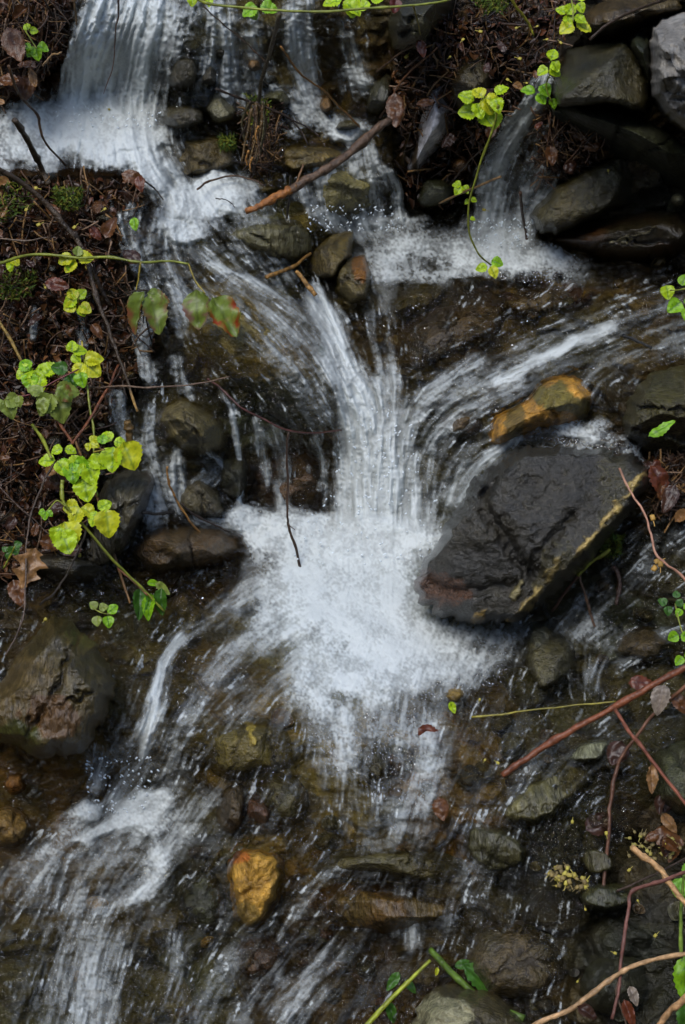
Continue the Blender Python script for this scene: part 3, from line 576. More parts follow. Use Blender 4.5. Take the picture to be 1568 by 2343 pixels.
R('rock', 'dark olive rock with one smooth face under the tall pale rock', grooves=(), outline=[(1255, 212), (1296, 112), (1360, 92), (1438, 88), (1482, 130), (1502, 196), (1484, 266), (1385, 246), (1280, 250)], h=.14, cols= ((.028, .026, .014), (.042, .036, .018)), soft=0, seed=22, blocky=12, facets=2, k=.62, base=.70, rough=.06, tilt=.5)
R('rock', 'pale grey layered rock high on the bank, the only dry one', [(1480, 200), (1488, 60), (1520, 40), (1600, 20), (1680, 120), (1660, 300), (1580, 318), (1535, 285), (1500, 250)], .16, ((.19, .175, .15), (.27, .25, .215)), mat=M_DRY, seed=24, blocky=6, facets=5, k=.85, base=.70, rough=.2, step=4, grooves=())
R('rock', 'black mossy rock slab leaning under the pale grey rock', [(1255, 245), (1300, 238), (1400, 246), (1510, 280), (1570, 330), (1640, 340), (1640, 430), (1560, 420), (1455, 350), (1340, 290)], .09, ((.012, .013, .006), (.02, .021, .008)), seed=26, blocky=4, facets=4, k=.75, base=.62, rough=.14, mat=M_DRY)
R('rock', 'dark mossy wedge rock between the smooth olive face and the pale rock', [(1428, 95), (1490, 55), (1500, 180), (1490, 230), (1472, 180)], .09, ((.016, .018, .006), (.026, .027, .010)), seed=27, blocky=4, facets=3, k=.75, base=.78, rough=.12, mat=M_DRY)
R('rock', 'block shaped dark olive rock beside the right hand fall', grooves=(), outline=[(1222, 530), (1206, 492), (1262, 426), (1330, 382), (1436, 328), (1490, 346), (1508, 412), (1468, 462), (1340, 514), (1270, 540)], h=.12, cols= ((.03, .028, .014), (.045, .038, .018)), soft=0, cuts=[(1420, 400, .8, .3, 1.0)], seed=29, blocky=12, facets=2, k=.62, rough=.08, tilt=.6, patch=[(1400, 410, 26, 16, (.07, .07, .066))])
R('rock', 'flat reddish black slab with pale seams below the block shaped rock', [(1245, 545), (1330, 510), (1430, 490), (1540, 478), (1600, 515), (1580, 580), (1440, 602), (1310, 580)], .06, ((.04, .02, .012), (.022, .018, .014)), seed=31, blocky=6, facets=3, mat=M_SLATE, rough=.1, vein=[([(1400, 560), (1460, 535), (1500, 525)], 4, (.14, .13, .12))])
R('rock', 'speckled grey granite rock standing upright above the middle pool', [(985, 190), (1018, 184), (1042, 232), (1036, 300), (1000, 345), (955, 396), (928, 392), (944, 320), (962, 262)], .08, ((.36, .35, .36), (.52, .51, .52)), mat=M_DRY, grooves=(), seed=33, blocky=4, facets=3, k=.85, rough=.16, step=3.5, patch=[(950, 300, 12, 90, (.06, .04, .02))])
R('rock', 'dark brown rock supporting the left side of the upright granite', [(925, 395), (900, 380), (925, 300), (955, 215), (985, 186), (965, 262), (946, 320), (932, 392)], .05, BR, seed=34, blocky=4, facets=2, k=.8, rough=.12)
R('rock', 'upright black slate splitting two thin upper falls', [(832, 264), (846, 185), (895, 164), (902, 220), (872, 266)], .06, ((.022, .023, .022), (.034, .034, .032)), mat=M_SLATE, seed=36, blocky=6, facets=3, k=.85, rough=.1)
R('rock', 'dark overhanging rock at the top behind the green cane', [(885, 60), (900, 5), (960, -30), (1055, -20), (1040, 30), (998, 62), (970, 112), (905, 122)], .12, ((.024, .024, .014), (.042, .038, .022)), seed=38, blocky=5, facets=5, k=.8, rough=.1, patch=[(970, 75, 24, 34, (.07, .07, .068))])
R('rock', 'brown olive rock buried in litter above the granite', [(1020, 200), (1040, 140), (1110, 118), (1140, 170), (1118, 240), (1050, 262)], .08, ((.06, .045, .018), (.04, .032, .014)), seed=40, blocky=4, facets=3, k=.7, rough=.1)
R('rock', 'rusty brown round rock in the hollow below the granite', [(1028, 372), (1045, 358), (1070, 362), (1075, 388), (1050, 400), (1030, 392)], .04, ((.09, .042, .016), (.06, .03, .014)), seed=41, blocky=3, facets=2)
R('rock', 'greenish black jagged rock below the upright granite', [(950, 470), (965, 410), (1010, 398), (1045, 430), (1035, 468), (985, 480)], .06, ((.026, .03, .018), (.04, .04, .024)), seed=42, blocky=5, facets=5, rough=.16)
R('rock', 'grey domed stone with glossy top under the mossy stem', [(462, 250), (480, 216), (520, 212), (545, 245), (535, 282), (490, 286)], .05, GY, seed=44, blocky=4, facets=3, k=.6, rough=.1)
R('rock', 'dark ledge rock beside the upper left fall', [(370, 290), (374, 245), (430, 235), (470, 250), (470, 285), (420, 300)], .06, ((.024, .02, .01), (.04, .033, .014)), seed=45, blocky=6, facets=3, k=.7)
R('rock', 'black angular stone high between two white veils', [(380, 200), (396, 135), (440, 120), (460, 160), (448, 205)], .05, ((.018, .016, .012), (.03, .026, .018)), seed=46, blocky=5, facets=4, k=.8)
R('rock', 'small dark stone in the centre of the upper falls', [(455, 190), (466, 148), (492, 146), (502, 180), (484, 204)], .04, DK, seed=47, blocky=5, facets=3, k=.8)
R('rock', 'orange brown stone embedded in the upper middle fall', [(560, 152), (572, 130), (596, 134), (602, 160), (580, 170)], .04, ((.16, .09, .03), (.10, .06, .024)), mat=M_OCHRE, seed=48, blocky=4, facets=2, k=.8)
R('rock', 'long olive stone behind the mossy stem', [(592, 245), (602, 206), (650, 198), (672, 226), (655, 250)], .05, ((.05, .05, .03), (.075, .07, .045)), seed=49, blocky=4, facets=3, k=.6)
R('rock', 'tan orange stone beside the upper middle pool', [(724, 250), (732, 216), (758, 218), (766, 250), (745, 262)], .04, ((.2, .11, .035), (.14, .08, .03)), mat=M_OCHRE, seed=50, blocky=4, facets=2, k=.6)
R('rock', 'dark oval stone at the edge of the upper middle pool', [(758, 300), (770, 272), (810, 268), (836, 285), (815, 304)], .04, OL, seed=51, blocky=4, facets=3)
R('rock', 'wide olive brown ledge below the upper falls', [(372, 400), (376, 325), (420, 305), (500, 300), (545, 320), (560, 380), (500, 412), (430, 418)], .045, ((.07, .052, .02), (.045, .038, .018)), seed=52, blocky=5, facets=4, rough=.12, lift=-.01)
R('rock', 'yellowish flat rock behind the broken branch', [(640, 400), (634, 335), (700, 320), (790, 330), (800, 365), (740, 395)], .05, ((.17, .12, .045), (.11, .085, .04)), seed=53, blocky=5, facets=3, rough=.1, lift=-.012)
R('rock', 'pale olive boulder behind the small middle fall', [(708, 470), (712, 395), (770, 365), (850, 350), (874, 400), (868, 490), (820, 522), (750, 512)], .06, ((.20, .185, .12), (.13, .12, .07)), seed=54, blocky=4, facets=3, rough=.08, lift=-.03)
R('rock', 'grey slab under the end of the broken branch', [(490, 545), (540, 500), (640, 490), (705, 500), (742, 568), (695, 612), (610, 606)], .05, ((.07, .07, .06), (.10, .095, .075)), mat=M_SLATE, seed=55, blocky=5, facets=4, rough=.1, lift=-.02)
R('rock', 'yellow brown stone at the foot of the grey slab', [(700, 622), (712, 575), (760, 532), (808, 528), (806, 585), (765, 640), (722, 642)], .05, ((.10, .075, .025), (.065, .05, .02)), seed=56, blocky=9, facets=4, k=.45, soft=0)
R('rock', 'rust streaked stone at the mouth of the middle pool', [(763, 670), (768, 620), (790, 588), (838, 584), (852, 632), (842, 690), (800, 700)], .055, ((.045, .04, .018), (.07, .055, .022)), seed=57, blocky=9, facets=3, k=.45, soft=0, patch=[(826, 612, 20, 46, (.17, .075, .018))])
R('rock', 'long yellow brown boulder sunk beneath the sheet of sliding water', [(415, 745), (445, 655), (550, 625), (665, 680), (745, 755), (795, 870), (802, 968), (735, 990), (640, 955), (530, 900), (440, 835)], .062, ((.19, .145, .045), (.115, .095, .04)), seed=58, blocky=3, facets=2, rough=.06, lift=-.024, grooves=(), patch=[(620, 900, 110, 46, (.03, .034, .028)), (700, 800, 50, 60, (.15, .10, .03))])
R('rock', 'dark brown boulder sunk under clear water above the main fall', [(895, 850), (900, 760), (985, 690), (1110, 660), (1185, 690), (1150, 770), (1050, 820), (960, 870)], .05, ((.035, .024, .014), (.055, .035, .016)), seed=59, blocky=3, facets=2, rough=.07, lift=-.03)
R('rock', 'dark brown hump under the upper edge of the right chute', [(1130, 690), (1180, 655), (1270, 640), (1330, 665), (1290, 715), (1190, 735)], .04, ((.05, .03, .014), (.075, .05, .018)), seed=60, blocky=3, facets=2, lift=-.025)
R('rock', 'dark olive rock carrying a green leaf beside the right chute', [(1418, 985), (1440, 900), (1495, 850), (1590, 830), (1640, 930), (1600, 1060), (1490, 1040)], .11, ((.026, .026, .012), (.042, .038, .016)), seed=61, blocky=5, facets=4, k=.5, rough=.09)
R('rock', 'brown stone seen through the right chute near the main fall', [(990, 990), (1010, 950), (1070, 935), (1110, 960), (1090, 1000), (1030, 1012)], .04, ((.08, .05, .02), (.055, .04, .02)), seed=62, blocky=3, facets=2, lift=-.02)
R('rock', 'tall black rock under the trickles left of the main fall', [(492, 1110), (500, 1045), (530, 1000), (562, 1010), (570, 1100), (550, 1150), (515, 1140)], .05, ((.02, .022, .012), (.035, .032, .018)), seed=63, blocky=5, facets=3, k=.75)
R('rock', 'reddish brown rock face behind the thin trickles', [(565, 1165), (570, 1060), (620, 1015), (700, 1010), (742, 1060), (745, 1160), (660, 1178)], .05, ((.06, .032, .016), (.04, .026, .015)), seed=64, blocky=5, facets=4, k=.55, rough=.12, lift=-.03)
R('rock', 'grey brown stone awash where the left trickles land', [(400, 1180), (405, 1120), (450, 1080), (500, 1110), (530, 1180), (470, 1200)], .05, ((.08, .07, .045), (.055, .045, .03)), seed=66, blocky=4, facets=3, lift=-.01)
R('rock', 'olive grey stone wedged below the large dark boulder', [(1196, 1520), (1204, 1425), (1255, 1420), (1322, 1475), (1318, 1548), (1235, 1590)], .06, ((.032, .03, .018), (.055, .05, .028)), seed=67, blocky=5, facets=4, patch=[(1230, 1450, 24, 30, (.04, .042, .044))])
R('rock', 'ochre flecked stone under the fading foam', [(1010, 1600), (1022, 1565), (1055, 1560), (1072, 1590), (1045, 1615)], .03, ((.22, .14, .03), (.15, .10, .03)), mat=M_OCHRE, seed=68, blocky=3, facets=2, lift=-.005)
R('rock', 'olive yellow rock barely covered by water below the foam', [(452, 1715), (480, 1665), (560, 1636), (640, 1650), (700, 1690), (716, 1740), (640, 1770), (540, 1790), (478, 1765)], .06, ((.10, .08, .02), (.06, .05, .016)), seed=69, blocky=4, facets=4, rough=.12, lift=-.024, vein=[([(570, 1650), (580, 1700)], 8, (.24, .19, .05))])
R('rock', 'dark olive rounded rock below the olive yellow one', [(575, 1800), (620, 1765), (690, 1780), (715, 1830), (690, 1890), (625, 1890), (590, 1850)], .06, ((.04, .038, .018), (.06, .05, .022)), seed=70, blocky=3, facets=3, lift=-.034)
R('rock', 'dark brown stone with a flat upright face near the foam tongue', [(492, 1870), (505, 1810), (545, 1788), (566, 1800), (560, 1880), (535, 1912), (508, 1905)], .06, ((.03, .02, .01), (.045, .03, .014)), seed=71, blocky=7, facets=3, k=.55)
R('rock', 'wet reddish stone touching the flat faced dark stone', [(560, 1880), (566, 1802), (600, 1815), (630, 1865), (600, 1905)], .05, RB, seed=72, blocky=4, facets=4, k=.4)
R('rock', 'dark cobble with an olive cap under flecks of foam', [(812, 1760), (825, 1700), (875, 1690), (905, 1740), (890, 1795), (840, 1800)], .05, ((.03, .026, .014), (.055, .046, .018)), seed=73, blocky=3, facets=3, lift=-.03)
R('rock', 'red brown rock awash at the foot of the ochre orange stone', [(522, 2190), (555, 2142), (635, 2128), (668, 2175), (640, 2240), (560, 2250)], .06, ((.055, .026, .012), (.035, .02, .011)), seed=74, blocky=3, facets=3, lift=-.035)
R('rock', 'long brown ledge with a dark undercut across the lower brook', [(690, 2065), (760, 2010), (880, 2018), (1000, 2040), (1070, 2055), (1040, 2110), (900, 2138), (750, 2120)], .075, ((.06, .042, .018), (.085, .048, .018)), seed=75, blocky=6, facets=4, k=.38, rough=.07, mat=M_SLATE)
R('rock', 'olive ledge under clear water above the dark undercut', [(700, 1990), (780, 1940), (900, 1925), (1060, 1960), (1080, 2020), (980, 2035), (860, 2015), (760, 2010)], .05, ((.05, .045, .02), (.07, .06, .028)), seed=76, blocky=5, facets=3, lift=-.012)
R('rock', 'flat olive slate flake resting on the right hand shore', [(1142, 1855), (1196, 1790), (1285, 1742), (1372, 1744), (1336, 1812), (1250, 1888), (1165, 1882)], .045, ((.06, .058, .038), (.09, .085, .055)), mat=M_SLATE, seed=77, blocky=9, facets=3, k=.22, rough=.12, tilt=.3)
R('rock', 'blue grey slate glinting next to the thick red cane', [(1285, 1738), (1330, 1692), (1404, 1690), (1380, 1742), (1330, 1748)], .035, ((.10, .11, .12), (.15, .16, .17)), mat=M_SLATE, seed=78, blocky=7, facets=3)
R('rock', 'smooth dark green rock at the right under bramble canes', [(1495, 1830), (1490, 1730), (1540, 1690), (1640, 1690), (1640, 1860), (1560, 1870)], .08, ((.022, .026, .012), (.034, .036, .016)), seed=79, blocky=4, facets=3, k=.3)
R('rock', 'grey topped rock behind the thick green stem at the bottom', [(930, 2400), (955, 2290), (1030, 2242), (1120, 2255), (1230, 2330), (1240, 2420)], .10, ((.035, .03, .018), (.05, .042, .024)), seed=80, blocky=4, facets=4, k=.25, patch=[(1010, 2320, 70, 50, (.20, .20, .20))])
R('rock', 'round black rock behind the pale bramble cane at the bottom', [(1325, 2255), (1350, 2195), (1420, 2175), (1478, 2205), (1485, 2280), (1420, 2330), (1345, 2310)], .09, ((.018, .019, .012), (.028, .028, .018)), seed=81, blocky=2.6, facets=2, k=.3)
R('rock', 'thin dark slab pointing at the yellow catkin heap', [(1312, 1965), (1345, 1932), (1402, 1948), (1412, 1990), (1355, 2010)], .03, ((.055, .05, .03), (.04, .038, .024)), mat=M_SLATE, seed=82, blocky=8, facets=2)
R('rock', 'dark green slab beneath the yellow catkin heap', [(1318, 2050), (1350, 2015), (1440, 2022), (1462, 2062), (1400, 2090), (1340, 2080)], .05, ((.022, .026, .016), (.034, .036, .022)), mat=M_SLATE, seed=83, blocky=7, facets=3)
R('rock', 'grey olive slab half under water at the right shore', [(1055, 1950), (1070, 1880), (1150, 1890), (1215, 1930), (1200, 1990), (1120, 2010)], .05, ((.042, .042, .03), (.06, .056, .036)), mat=M_SLATE, seed=84, blocky=6, facets=3, lift=-.005)
R('rock', 'broad brown rock in the dark lower right shallows', [(1060, 2210), (1090, 2110), (1200, 2090), (1290, 2140), (1310, 2240), (1220, 2290), (1110, 2280)], .06, ((.05, .036, .018), (.035, .028, .014)), seed=85, blocky=4, facets=3, k=.2)
R('rock', 'bright ochre stone at the left edge below the broad rock', [(-40, 1900), (-30, 1850), (40, 1840), (75, 1880), (60, 1930), (0, 1945)], .05, ((.32, .18, .035), (.2, .12, .03)), mat=M_OCHRE, seed=86, blocky=3, facets=2, lift=-.005)
R('rock', 'small orange stone above the bright ochre one', [(5, 1800), (20, 1765), (55, 1770), (60, 1805), (30, 1822)], .035, ((.34, .13, .02), (.22, .10, .02)), mat=M_OCHRE, seed=87, blocky=3, facets=2)
R('rock', 'dark wet rocks foot below the purple grey slate', [(60, 1305), (80, 1262), (160, 1256), (260, 1290), (270, 1330), (170, 1345)], .05, DK, seed=88, blocky=5, facets=4)
R('rock', 'grey pebble alone at the right edge', [(1532, 460), (1540, 444), (1556, 442), (1568, 456), (1560, 474), (1542, 474)], .03, ((.10, .10, .095), (.14, .135, .12)), seed=89, blocky=2.4, facets=1, rough=.02, cat='pebble', lift=.01)
R('rock', 'black rock left of the ochre orange stone', [(400, 2090), (420, 2010), (480, 1985), (515, 2030), (520, 2110), (470, 2140)], .05, ((.02, .022, .012), (.03, .032, .016)), seed=90, blocky=3, facets=3, lift=-.02)
R('rock', 'dark brown slope rock in the upper right corner', [(1330, 75), (1345, 20), (1420, -10), (1560, -10), (1580, 20), (1490, 50), (1420, 85)], .06, ((.06, .042, .026), (.08, .06, .04)), seed=91, blocky=5, facets=3, k=.5, mat=M_SLATE)
R('rock', 'reddish root bound rock beside the right hand fall', [(1215, 360), (1225, 290), (1270, 255), (1330, 280), (1345, 350), (1300, 400), (1250, 410)], .07, ((.06, .026, .014), (.035, .018, .011)), seed=92, blocky=3, facets=3, k=.75, rough=.18, lift=-.02)
R('rock', 'dark wet rock inside the right side brook', [(1400, 1500), (1420, 1440), (1500, 1430), (1540, 1470), (1500, 1520)], .05, ((.03, .025, .014), (.05, .035, .016)), seed=93, blocky=3, facets=3)

# cobbles and pebbles half buried in the bed; one look for each group
def stones(n, box, size, cols, label, group, seed, mat=None, lift=-.026, avoid=None):
    rs = random.Random(seed)
    for i in range(n):
        while True:
            x = rs.uniform(box[0], box[2]); y = rs.uniform(box[1], box[3])
            if avoid is None or not avoid(x, y): break
        r = rs.uniform(*size); m = rs.randint(6, 8); a0 = rs.random() * 6.3; e = rs.uniform(.62, .95); ph = rs.uniform(-.5, .5)
        ol = []
        for k in range(m):
            a = a0 + k * 6.283 / m; q = r * rs.uniform(.82, 1.15); u, v = q * math.cos(a), q * e * math.sin(a); ol.append((x + u * math.cos(ph) - v * math.sin(ph), y + u * math.sin(ph) + v * math.cos(ph)))
        c = rs.choice(cols); b = rs.uniform(.7, 1.25)
        R('cobble', label, ol, r * .0011 * rs.uniform(.6, 1.0), (tuple(q * b for q in c[0]), tuple(q * b for q in c[1])), seed=seed + i, blocky=rs.uniform(2.4, 4.5), facets=rs.randint(1, 4), lift=lift, group=group, cat='stone', step=4.5, rough=.08, mat=mat, sink=.015)
stones(34, (560, 1640, 1180, 1960), (14, 40), [BR, OL, RB, ((.13, .07, .02), (.08, .05, .02)), ((.06, .06, .045), (.09, .085, .06))], 'small stone under clear rippled water below the foam', 'stones under the clear water below the foam', 300, lift=-.038)
stones(22, (1060, 1680, 1560, 2330), (14, 36), [DK, OL, BR, ((.05, .05, .04), (.07, .068, .05))], 'small dark stone in the shaded shallows at the lower right', 'stones in the lower right shallows', 400, lift=-.036)
stones(16, (640, 2120, 1000, 2330), (12, 30), [DK, BR, RB, OL], 'small stone in the fast water under the undercut ledge', 'stones under the undercut ledge', 450)
stones(18, (1150, 590, 1560, 720), (12, 30), [BR, OL, ((.12, .08, .02), (.08, .055, .02)), RB], 'small brown stone in the quiet shallows above the right chute', 'stones above the right chute', 500)
stones(9, (400, 40, 860, 300), (12, 26), [DK, OL, GY, BR], 'small dark stone showing through the upper falls', 'stones in the upper falls', 550, lift=.0)
stones(16, (20, 1750, 480, 2330), (14, 38), [BR, DK, OL, ((.2, .12, .03), (.12, .08, .03))], 'small stone in the fast water at the lower left', 'stones in the lower left rapids', 600)
stones(16, (30, 420, 330, 1290), (12, 26), [DK, RB, BR, PU], 'small dark stone in the litter of the left bank', 'stones in the left bank', 650, lift=.006)
stones(14, (1300, 1180, 1560, 1640), (12, 30), [DK, OL, BR], 'small dark stone in the right side brook', 'stones in the right side brook', 700)

# ------------------------------------------------------------------ wood, canes, leaves
def plain_material(name, rough=.5, bscale=60, bd=.004, stretch=(1, 1, 1), trans=0.0, spec=.4, var=.4):
    t = NT(name); v = t.mapping(stretch); n1 = t.noise(bscale, 5, .6, v).outputs[0]
    c = t.mix(1.0, t.attr('tint').outputs['Color'], t.ramp(n1, (.25, (1 - var,) * 3), (.75, (1 + var,) * 3)), 'MULTIPLY')
    p = t.n('BsdfPrincipled', Roughness=rough); t.put(p.inputs['Base Color'], c); t.put(p.inputs['Normal'], t.bump(n1, .6, bd)); p.inputs['Specular IOR Level'].default_value = spec
    if trans <= 0: return t.done(p.outputs[0])
    tl = t.n('BsdfTranslucent'); t.put(tl.inputs[0], t.mix(1.0, c, (1.25, 1.2, .5, 1), 'MULTIPLY')); m = t.n('MixShader', Fac=trans); t.put(m.inputs[1], p.outputs[0]); t.put(m.inputs[2], tl.outputs[0])
    return t.done(m.outputs[0])
M_BARK = plain_material('wet_bark', .30, 110, .012, var=.7)
M_CANE = plain_material('bramble_cane', .36, 90, .005, var=.45)
M_LEAF = plain_material('bramble_leaf', .42, 220, .001, trans=.28, spec=.45, var=.15)
M_DEAD = plain_material('dead_leaf', .28, 130, .003, trans=.12, var=.45)
M_SPECK = plain_material('catkin', .6, 200, .001, var=.2)
M_MOSS = plain_material('moss', .8, 300, .003, spec=.15, var=.5)

def tube(P, rad, sides=7, knots=0.0, seed=0):
    """a tapering stick along the points P (n,3) with radii rad (n)"""
    rs = np.random.default_rng(seed); P = np.asarray(P, float); n = len(P); T = np.gradient(P, axis=0); T /= np.linalg.norm(T, axis=1)[:, None] + 1e-12
    ref = np.array([0.3, -.8, .55]); V = []
    for i in range(n):
        a = np.cross(T[i], ref); a /= np.linalg.norm(a) + 1e-9; b = np.cross(a, T[i])
        for s in range(sides):
            th = 6.283 * s / sides; q = rad[i] * (1 + knots * (rs.random() - .5)); V.append(P[i] + q * (a * math.cos(th) + b * math.sin(th)))
    F = []
    for i in range(n - 1):
        for s in range(sides):
            F.append((i * sides + s, i * sides + (s + 1) % sides, (i + 1) * sides + (s + 1) % sides, (i + 1) * sides + s))
    F.append(tuple(range(sides - 1, -1, -1))); F.append(tuple((n - 1) * sides + s for s in range(sides)))
    return V, F

def path3(pts, lift0=.03, lift1=.03, n=6, wob=.0, seed=0):
    """a free line from first to last position: its height runs straight between its ends, never below the ground. Points may carry their own lift."""
    p = np.array([q[:2] for q in pts], float); S = smooth_path(p, n)
    if wob: S = S + (np.stack([fbm(np.arange(len(S)) * .5, np.full(len(S), seed * 3.3), seed, 3), fbm(np.arange(len(S)) * .5, np.full(len(S), seed * 3.3 + 50), seed, 3)], -1) - .5) * wob
    d = np.concatenate([[0], np.cumsum(np.hypot(*np.diff(S, axis=0).T))]); t = d / d[-1]
    z = (float(Z(*S[0])) + lift0) * (1 - t) + (float(Z(*S[-1])) + lift1) * t
    z = np.maximum(z, Z(S[:, 0], S[:, 1]) + .018)
    for _ in range(3): z[1:-1] = (z[:-2] + z[1:-1] * 2 + z[2:]) / 4
    return at(S[:, 0], S[:, 1], z), S

def stick(name, label, pts, w0, w1, col, cat='twig', lift=(.03, .03), group=None, mat=None, sides=7, knots=.25, wob=4, seed=0, tip=None, parent=None, buds=0, budcol=(.35, .2, .04), side=()):
    """one branch or twig; w = thickness in photograph units; side = lesser shoots: (start fraction, dx, dy)"""
    P, S = path3(pts, lift[0], lift[1], 6, wob, seed); n = len(P); m = metres(*S[n // 2], float(P[n // 2, 2]))
    _r = np.random.default_rng(seed + 9); _nd = sum(np.exp(-((np.arange(n) - q) / .8) ** 2) for q in _r.uniform(0, n, max(2, n // 9)))
    rad = np.linspace(w0, w1, n) * m * .5 * (1 + .30 * _nd) * (1 + .18 * (np.random.default_rng(seed).random(n) - .5)); V, F = tube(P, rad, sides, knots, seed)
    C = np.tile(np.array(col), (len(V), 1)); C *= np.repeat(.55 + .9 * fbm(np.arange(n) * .31, np.full(n, seed * 1.7), seed + 5, 3), sides)[:, None]; C *= (.7 + .6 * np.random.default_rng(seed + 1).random(len(V)))[:, None]
    if tip is not None:
        k = int(len(V) * (1 - tip[0])); C[k:] = np.array(tip[1]) * (.8 + .4 * np.random.default_rng(seed).random((len(V) - k, 1)))
    rs = random.Random(seed)
    shoots = list(side)
    for f, dx, dy in shoots:
        i = int(f * (n - 1)); q = [tuple(S[i]), (S[i][0] + dx * .5 + rs.uniform(-4, 4), S[i][1] + dy * .5), (S[i][0] + dx, S[i][1] + dy)]; qs = smooth_path(q, 4)
        zz = np.linspace(P[i, 2], max(P[i, 2] - dy * .0004, float(Z(*qs[-1])) + .02), len(qs)); V2, F2 = tube(at(qs[:, 0], qs[:, 1], zz), np.linspace(rad[i] * .6, rad[i] * .3, len(qs)), 5, .2, seed)
        o0 = len(V); V = list(V) + list(V2); F += [tuple(k + o0 for k in f_) for f_ in F2]; C = np.vstack([C, np.tile(np.array(col), (len(V2), 1))])
    loc = P[0] if parent is None else np.zeros(3)
    if parent is not None: loc = np.array(parent.location)
    o = obj(name, mesh_from(name, V, F, {'tint': C}, loc=loc), mat or M_BARK, parent, None if parent is not None else Vector(loc))
    if parent is None: tag(o, label, cat, group)
    return o, P, S

def leaflet(L, Wd, seed, fold=.25, droop=.3, serr=.065, lobes=0, nx=11, ny=15, pleat=.075, curl=0.0):
    """one leaflet along +y from the origin, +z its upper side: verts, faces, vein mask"""
    rs = random.Random(seed); V = []; vein = []
    for j in range(ny):
        t = j / (ny - 1); sh = math.sin(math.pi * min(1, t ** .80 * .985 + .015)) ** .62 * (1.06 - .22 * t)
        if lobes: sh *= 1 + .38 * math.cos(t * 6.283 * lobes)
        for i in range(nx):
            u = 2 * i / (nx - 1) - 1; e = serr * (1 if (j % 2) else -1) * abs(u) ** 6 + rs.uniform(-.02, .02) * abs(u)
            x = u * Wd * .5 * max(.02, sh) * (1 + e); y = t * L + abs(u) * L * .05 * (1 - t)
            ph = (t * 6.0 + abs(u) * 1.5)
            z = abs(u) * fold * Wd * .5 * sh - droop * L * t * t * .6 + pleat * Wd * sh * math.sin(ph * 6.283) * (.3 + .7 * abs(u)) * .5 - curl * Wd * u * u * sh
            V.append((x, y, z)); vein.append(max(math.exp(-(u / .10) ** 2), .9 * max(0, math.cos(ph * 6.283)) ** 6 * (1 - abs(u) ** 3)))
    F = [(j * nx + i, j * nx + i + 1, (j + 1) * nx + i + 1, (j + 1) * nx + i) for j in range(ny - 1) for i in range(nx - 1)]
    return np.array(V), F, np.array(vein)

def frame_at(ang, tiltx=0.0, tilty=0.0):
    """axes of a leaf lying across the view, its tip turned ang degrees from straight down the picture (counter-clockwise); leaning toward the sky"""
    a = math.radians(ang); y = (-UP) * math.cos(a) + RIGHT * math.sin(a); nrm = -FWD * .8 + np.array([0, 0, .55]) + RIGHT * tiltx + UP * tilty
    y = y - nrm * np.dot(y, nrm) / np.dot(nrm, nrm) * .6; y /= np.linalg.norm(y); x = np.cross(y, nrm); x /= np.linalg.norm(x); z = np.cross(x, y); return x, y, z

GREENS = {'lime': ((.40, .56, .010), (.10, .21, .010)), 'yellow': ((.52, .54, .018), (.17, .25, .012)), 'green': ((.22, .44, .012), (.04, .13, .008)), 'deep': ((.05, .14, .014), (.025, .07, .009)), 'pale': ((.22, .28, .05), (.15, .18, .035)), 'mottle': ((.16, .22, .03), (.09, .12, .02))}
def leaf(parent, px, py, size, ang, kind='lime', n=3, seed=0, lift=.08, droop=.34, fold=.3, wide=.94, spread=66, label=None, edge=None, name='leaf', mat=None, curl=0.0, lobes=0, tilt=None):
    """a leaf of n leaflets whose middle is seen at px, py; size = length of the end leaflet in photograph units"""
    rs = random.Random(seed * 7 + 3); z = float(Z(px, py)) + lift * (.72 if parent is not None else 1); m = metres(px, py, z); base = at(px, py, z); c0, c1 = [np.array(c) for c in GREENS.get(kind, kind)]
    V, F, C = [], [], []
    for k in range(n):
        off = 0 if n == 1 else (k - (n - 1) / 2) * spread * (2 / (n - 1)) if n > 1 else 0
        s = size * .98 * m * (1.0 if abs(off) < 5 else .84) * rs.uniform(.92, 1.05)
        v, f, ve = leaflet(s, s * wide * rs.uniform(.92, 1.08), seed * 11 + k, fold * rs.uniform(.6, 1.5), droop * rs.uniform(.7, 1.3), curl=curl, lobes=lobes)
        tx, ty = (rs.uniform(-.35, .35), rs.uniform(-.3, .3)) if tilt is None else tilt
        x, y, zz = frame_at(ang + off + rs.uniform(-10, 10), tx, ty)
        st = size * m * (.06 if n > 1 else 0); b = base + y * st - (y * s * .5 if n == 1 else 0)
        v = v.copy(); v[:, 2] += (fbm(v[:, 0] / s * 5 + seed, v[:, 1] / s * 5 + k * 3, seed, 3) - .5) * s * .24; w_ = b + v[:, :1] * x + v[:, 1:2] * y + v[:, 2:] * zz; o0 = len(V); V += list(w_); F += [tuple(q + o0 for q in g) for g in f]
        col = c0 + (c1 - c0) * (ve * .85)[:, None]; nn = fbm(v[:, 0] / s * 4 + 9 * k, v[:, 1] / s * 4 + seed, seed, 3); col = col * (.72 + .56 * nn)[:, None]
        if kind == 'mottle' or edge is not None:
            t_ = v[:, 1] / s; u_ = np.abs(v[:, 0]) / (s * wide * .5); q = sstep(.42, .75, .5 * u_ + .45 * t_ + (fbm(v[:, 0] / s * 7, v[:, 1] / s * 7, seed + 4, 3) - .5) * .8)[:, None]; col = col * (1 - q) + np.array(edge or (.16, .07, .02)) * q
        C += list(col)
    loc = np.array(parent.location) if parent is not None else base
    o = obj(name, mesh_from(name, V, F, {'tint': np.array(C)}, loc=loc), mat or M_LEAF, parent, None if parent is not None else Vector(loc))
    if label: o['label'] = label
    return o

def plant(name, label, cat, px, py, group=None):
    e = bpy.data.objects.new(name, None); sc.collection.objects.link(e); e.location = Vector(at(px, py, float(Z(px, py)))); e.empty_display_size = .02
    return tag(e, label, cat, group)

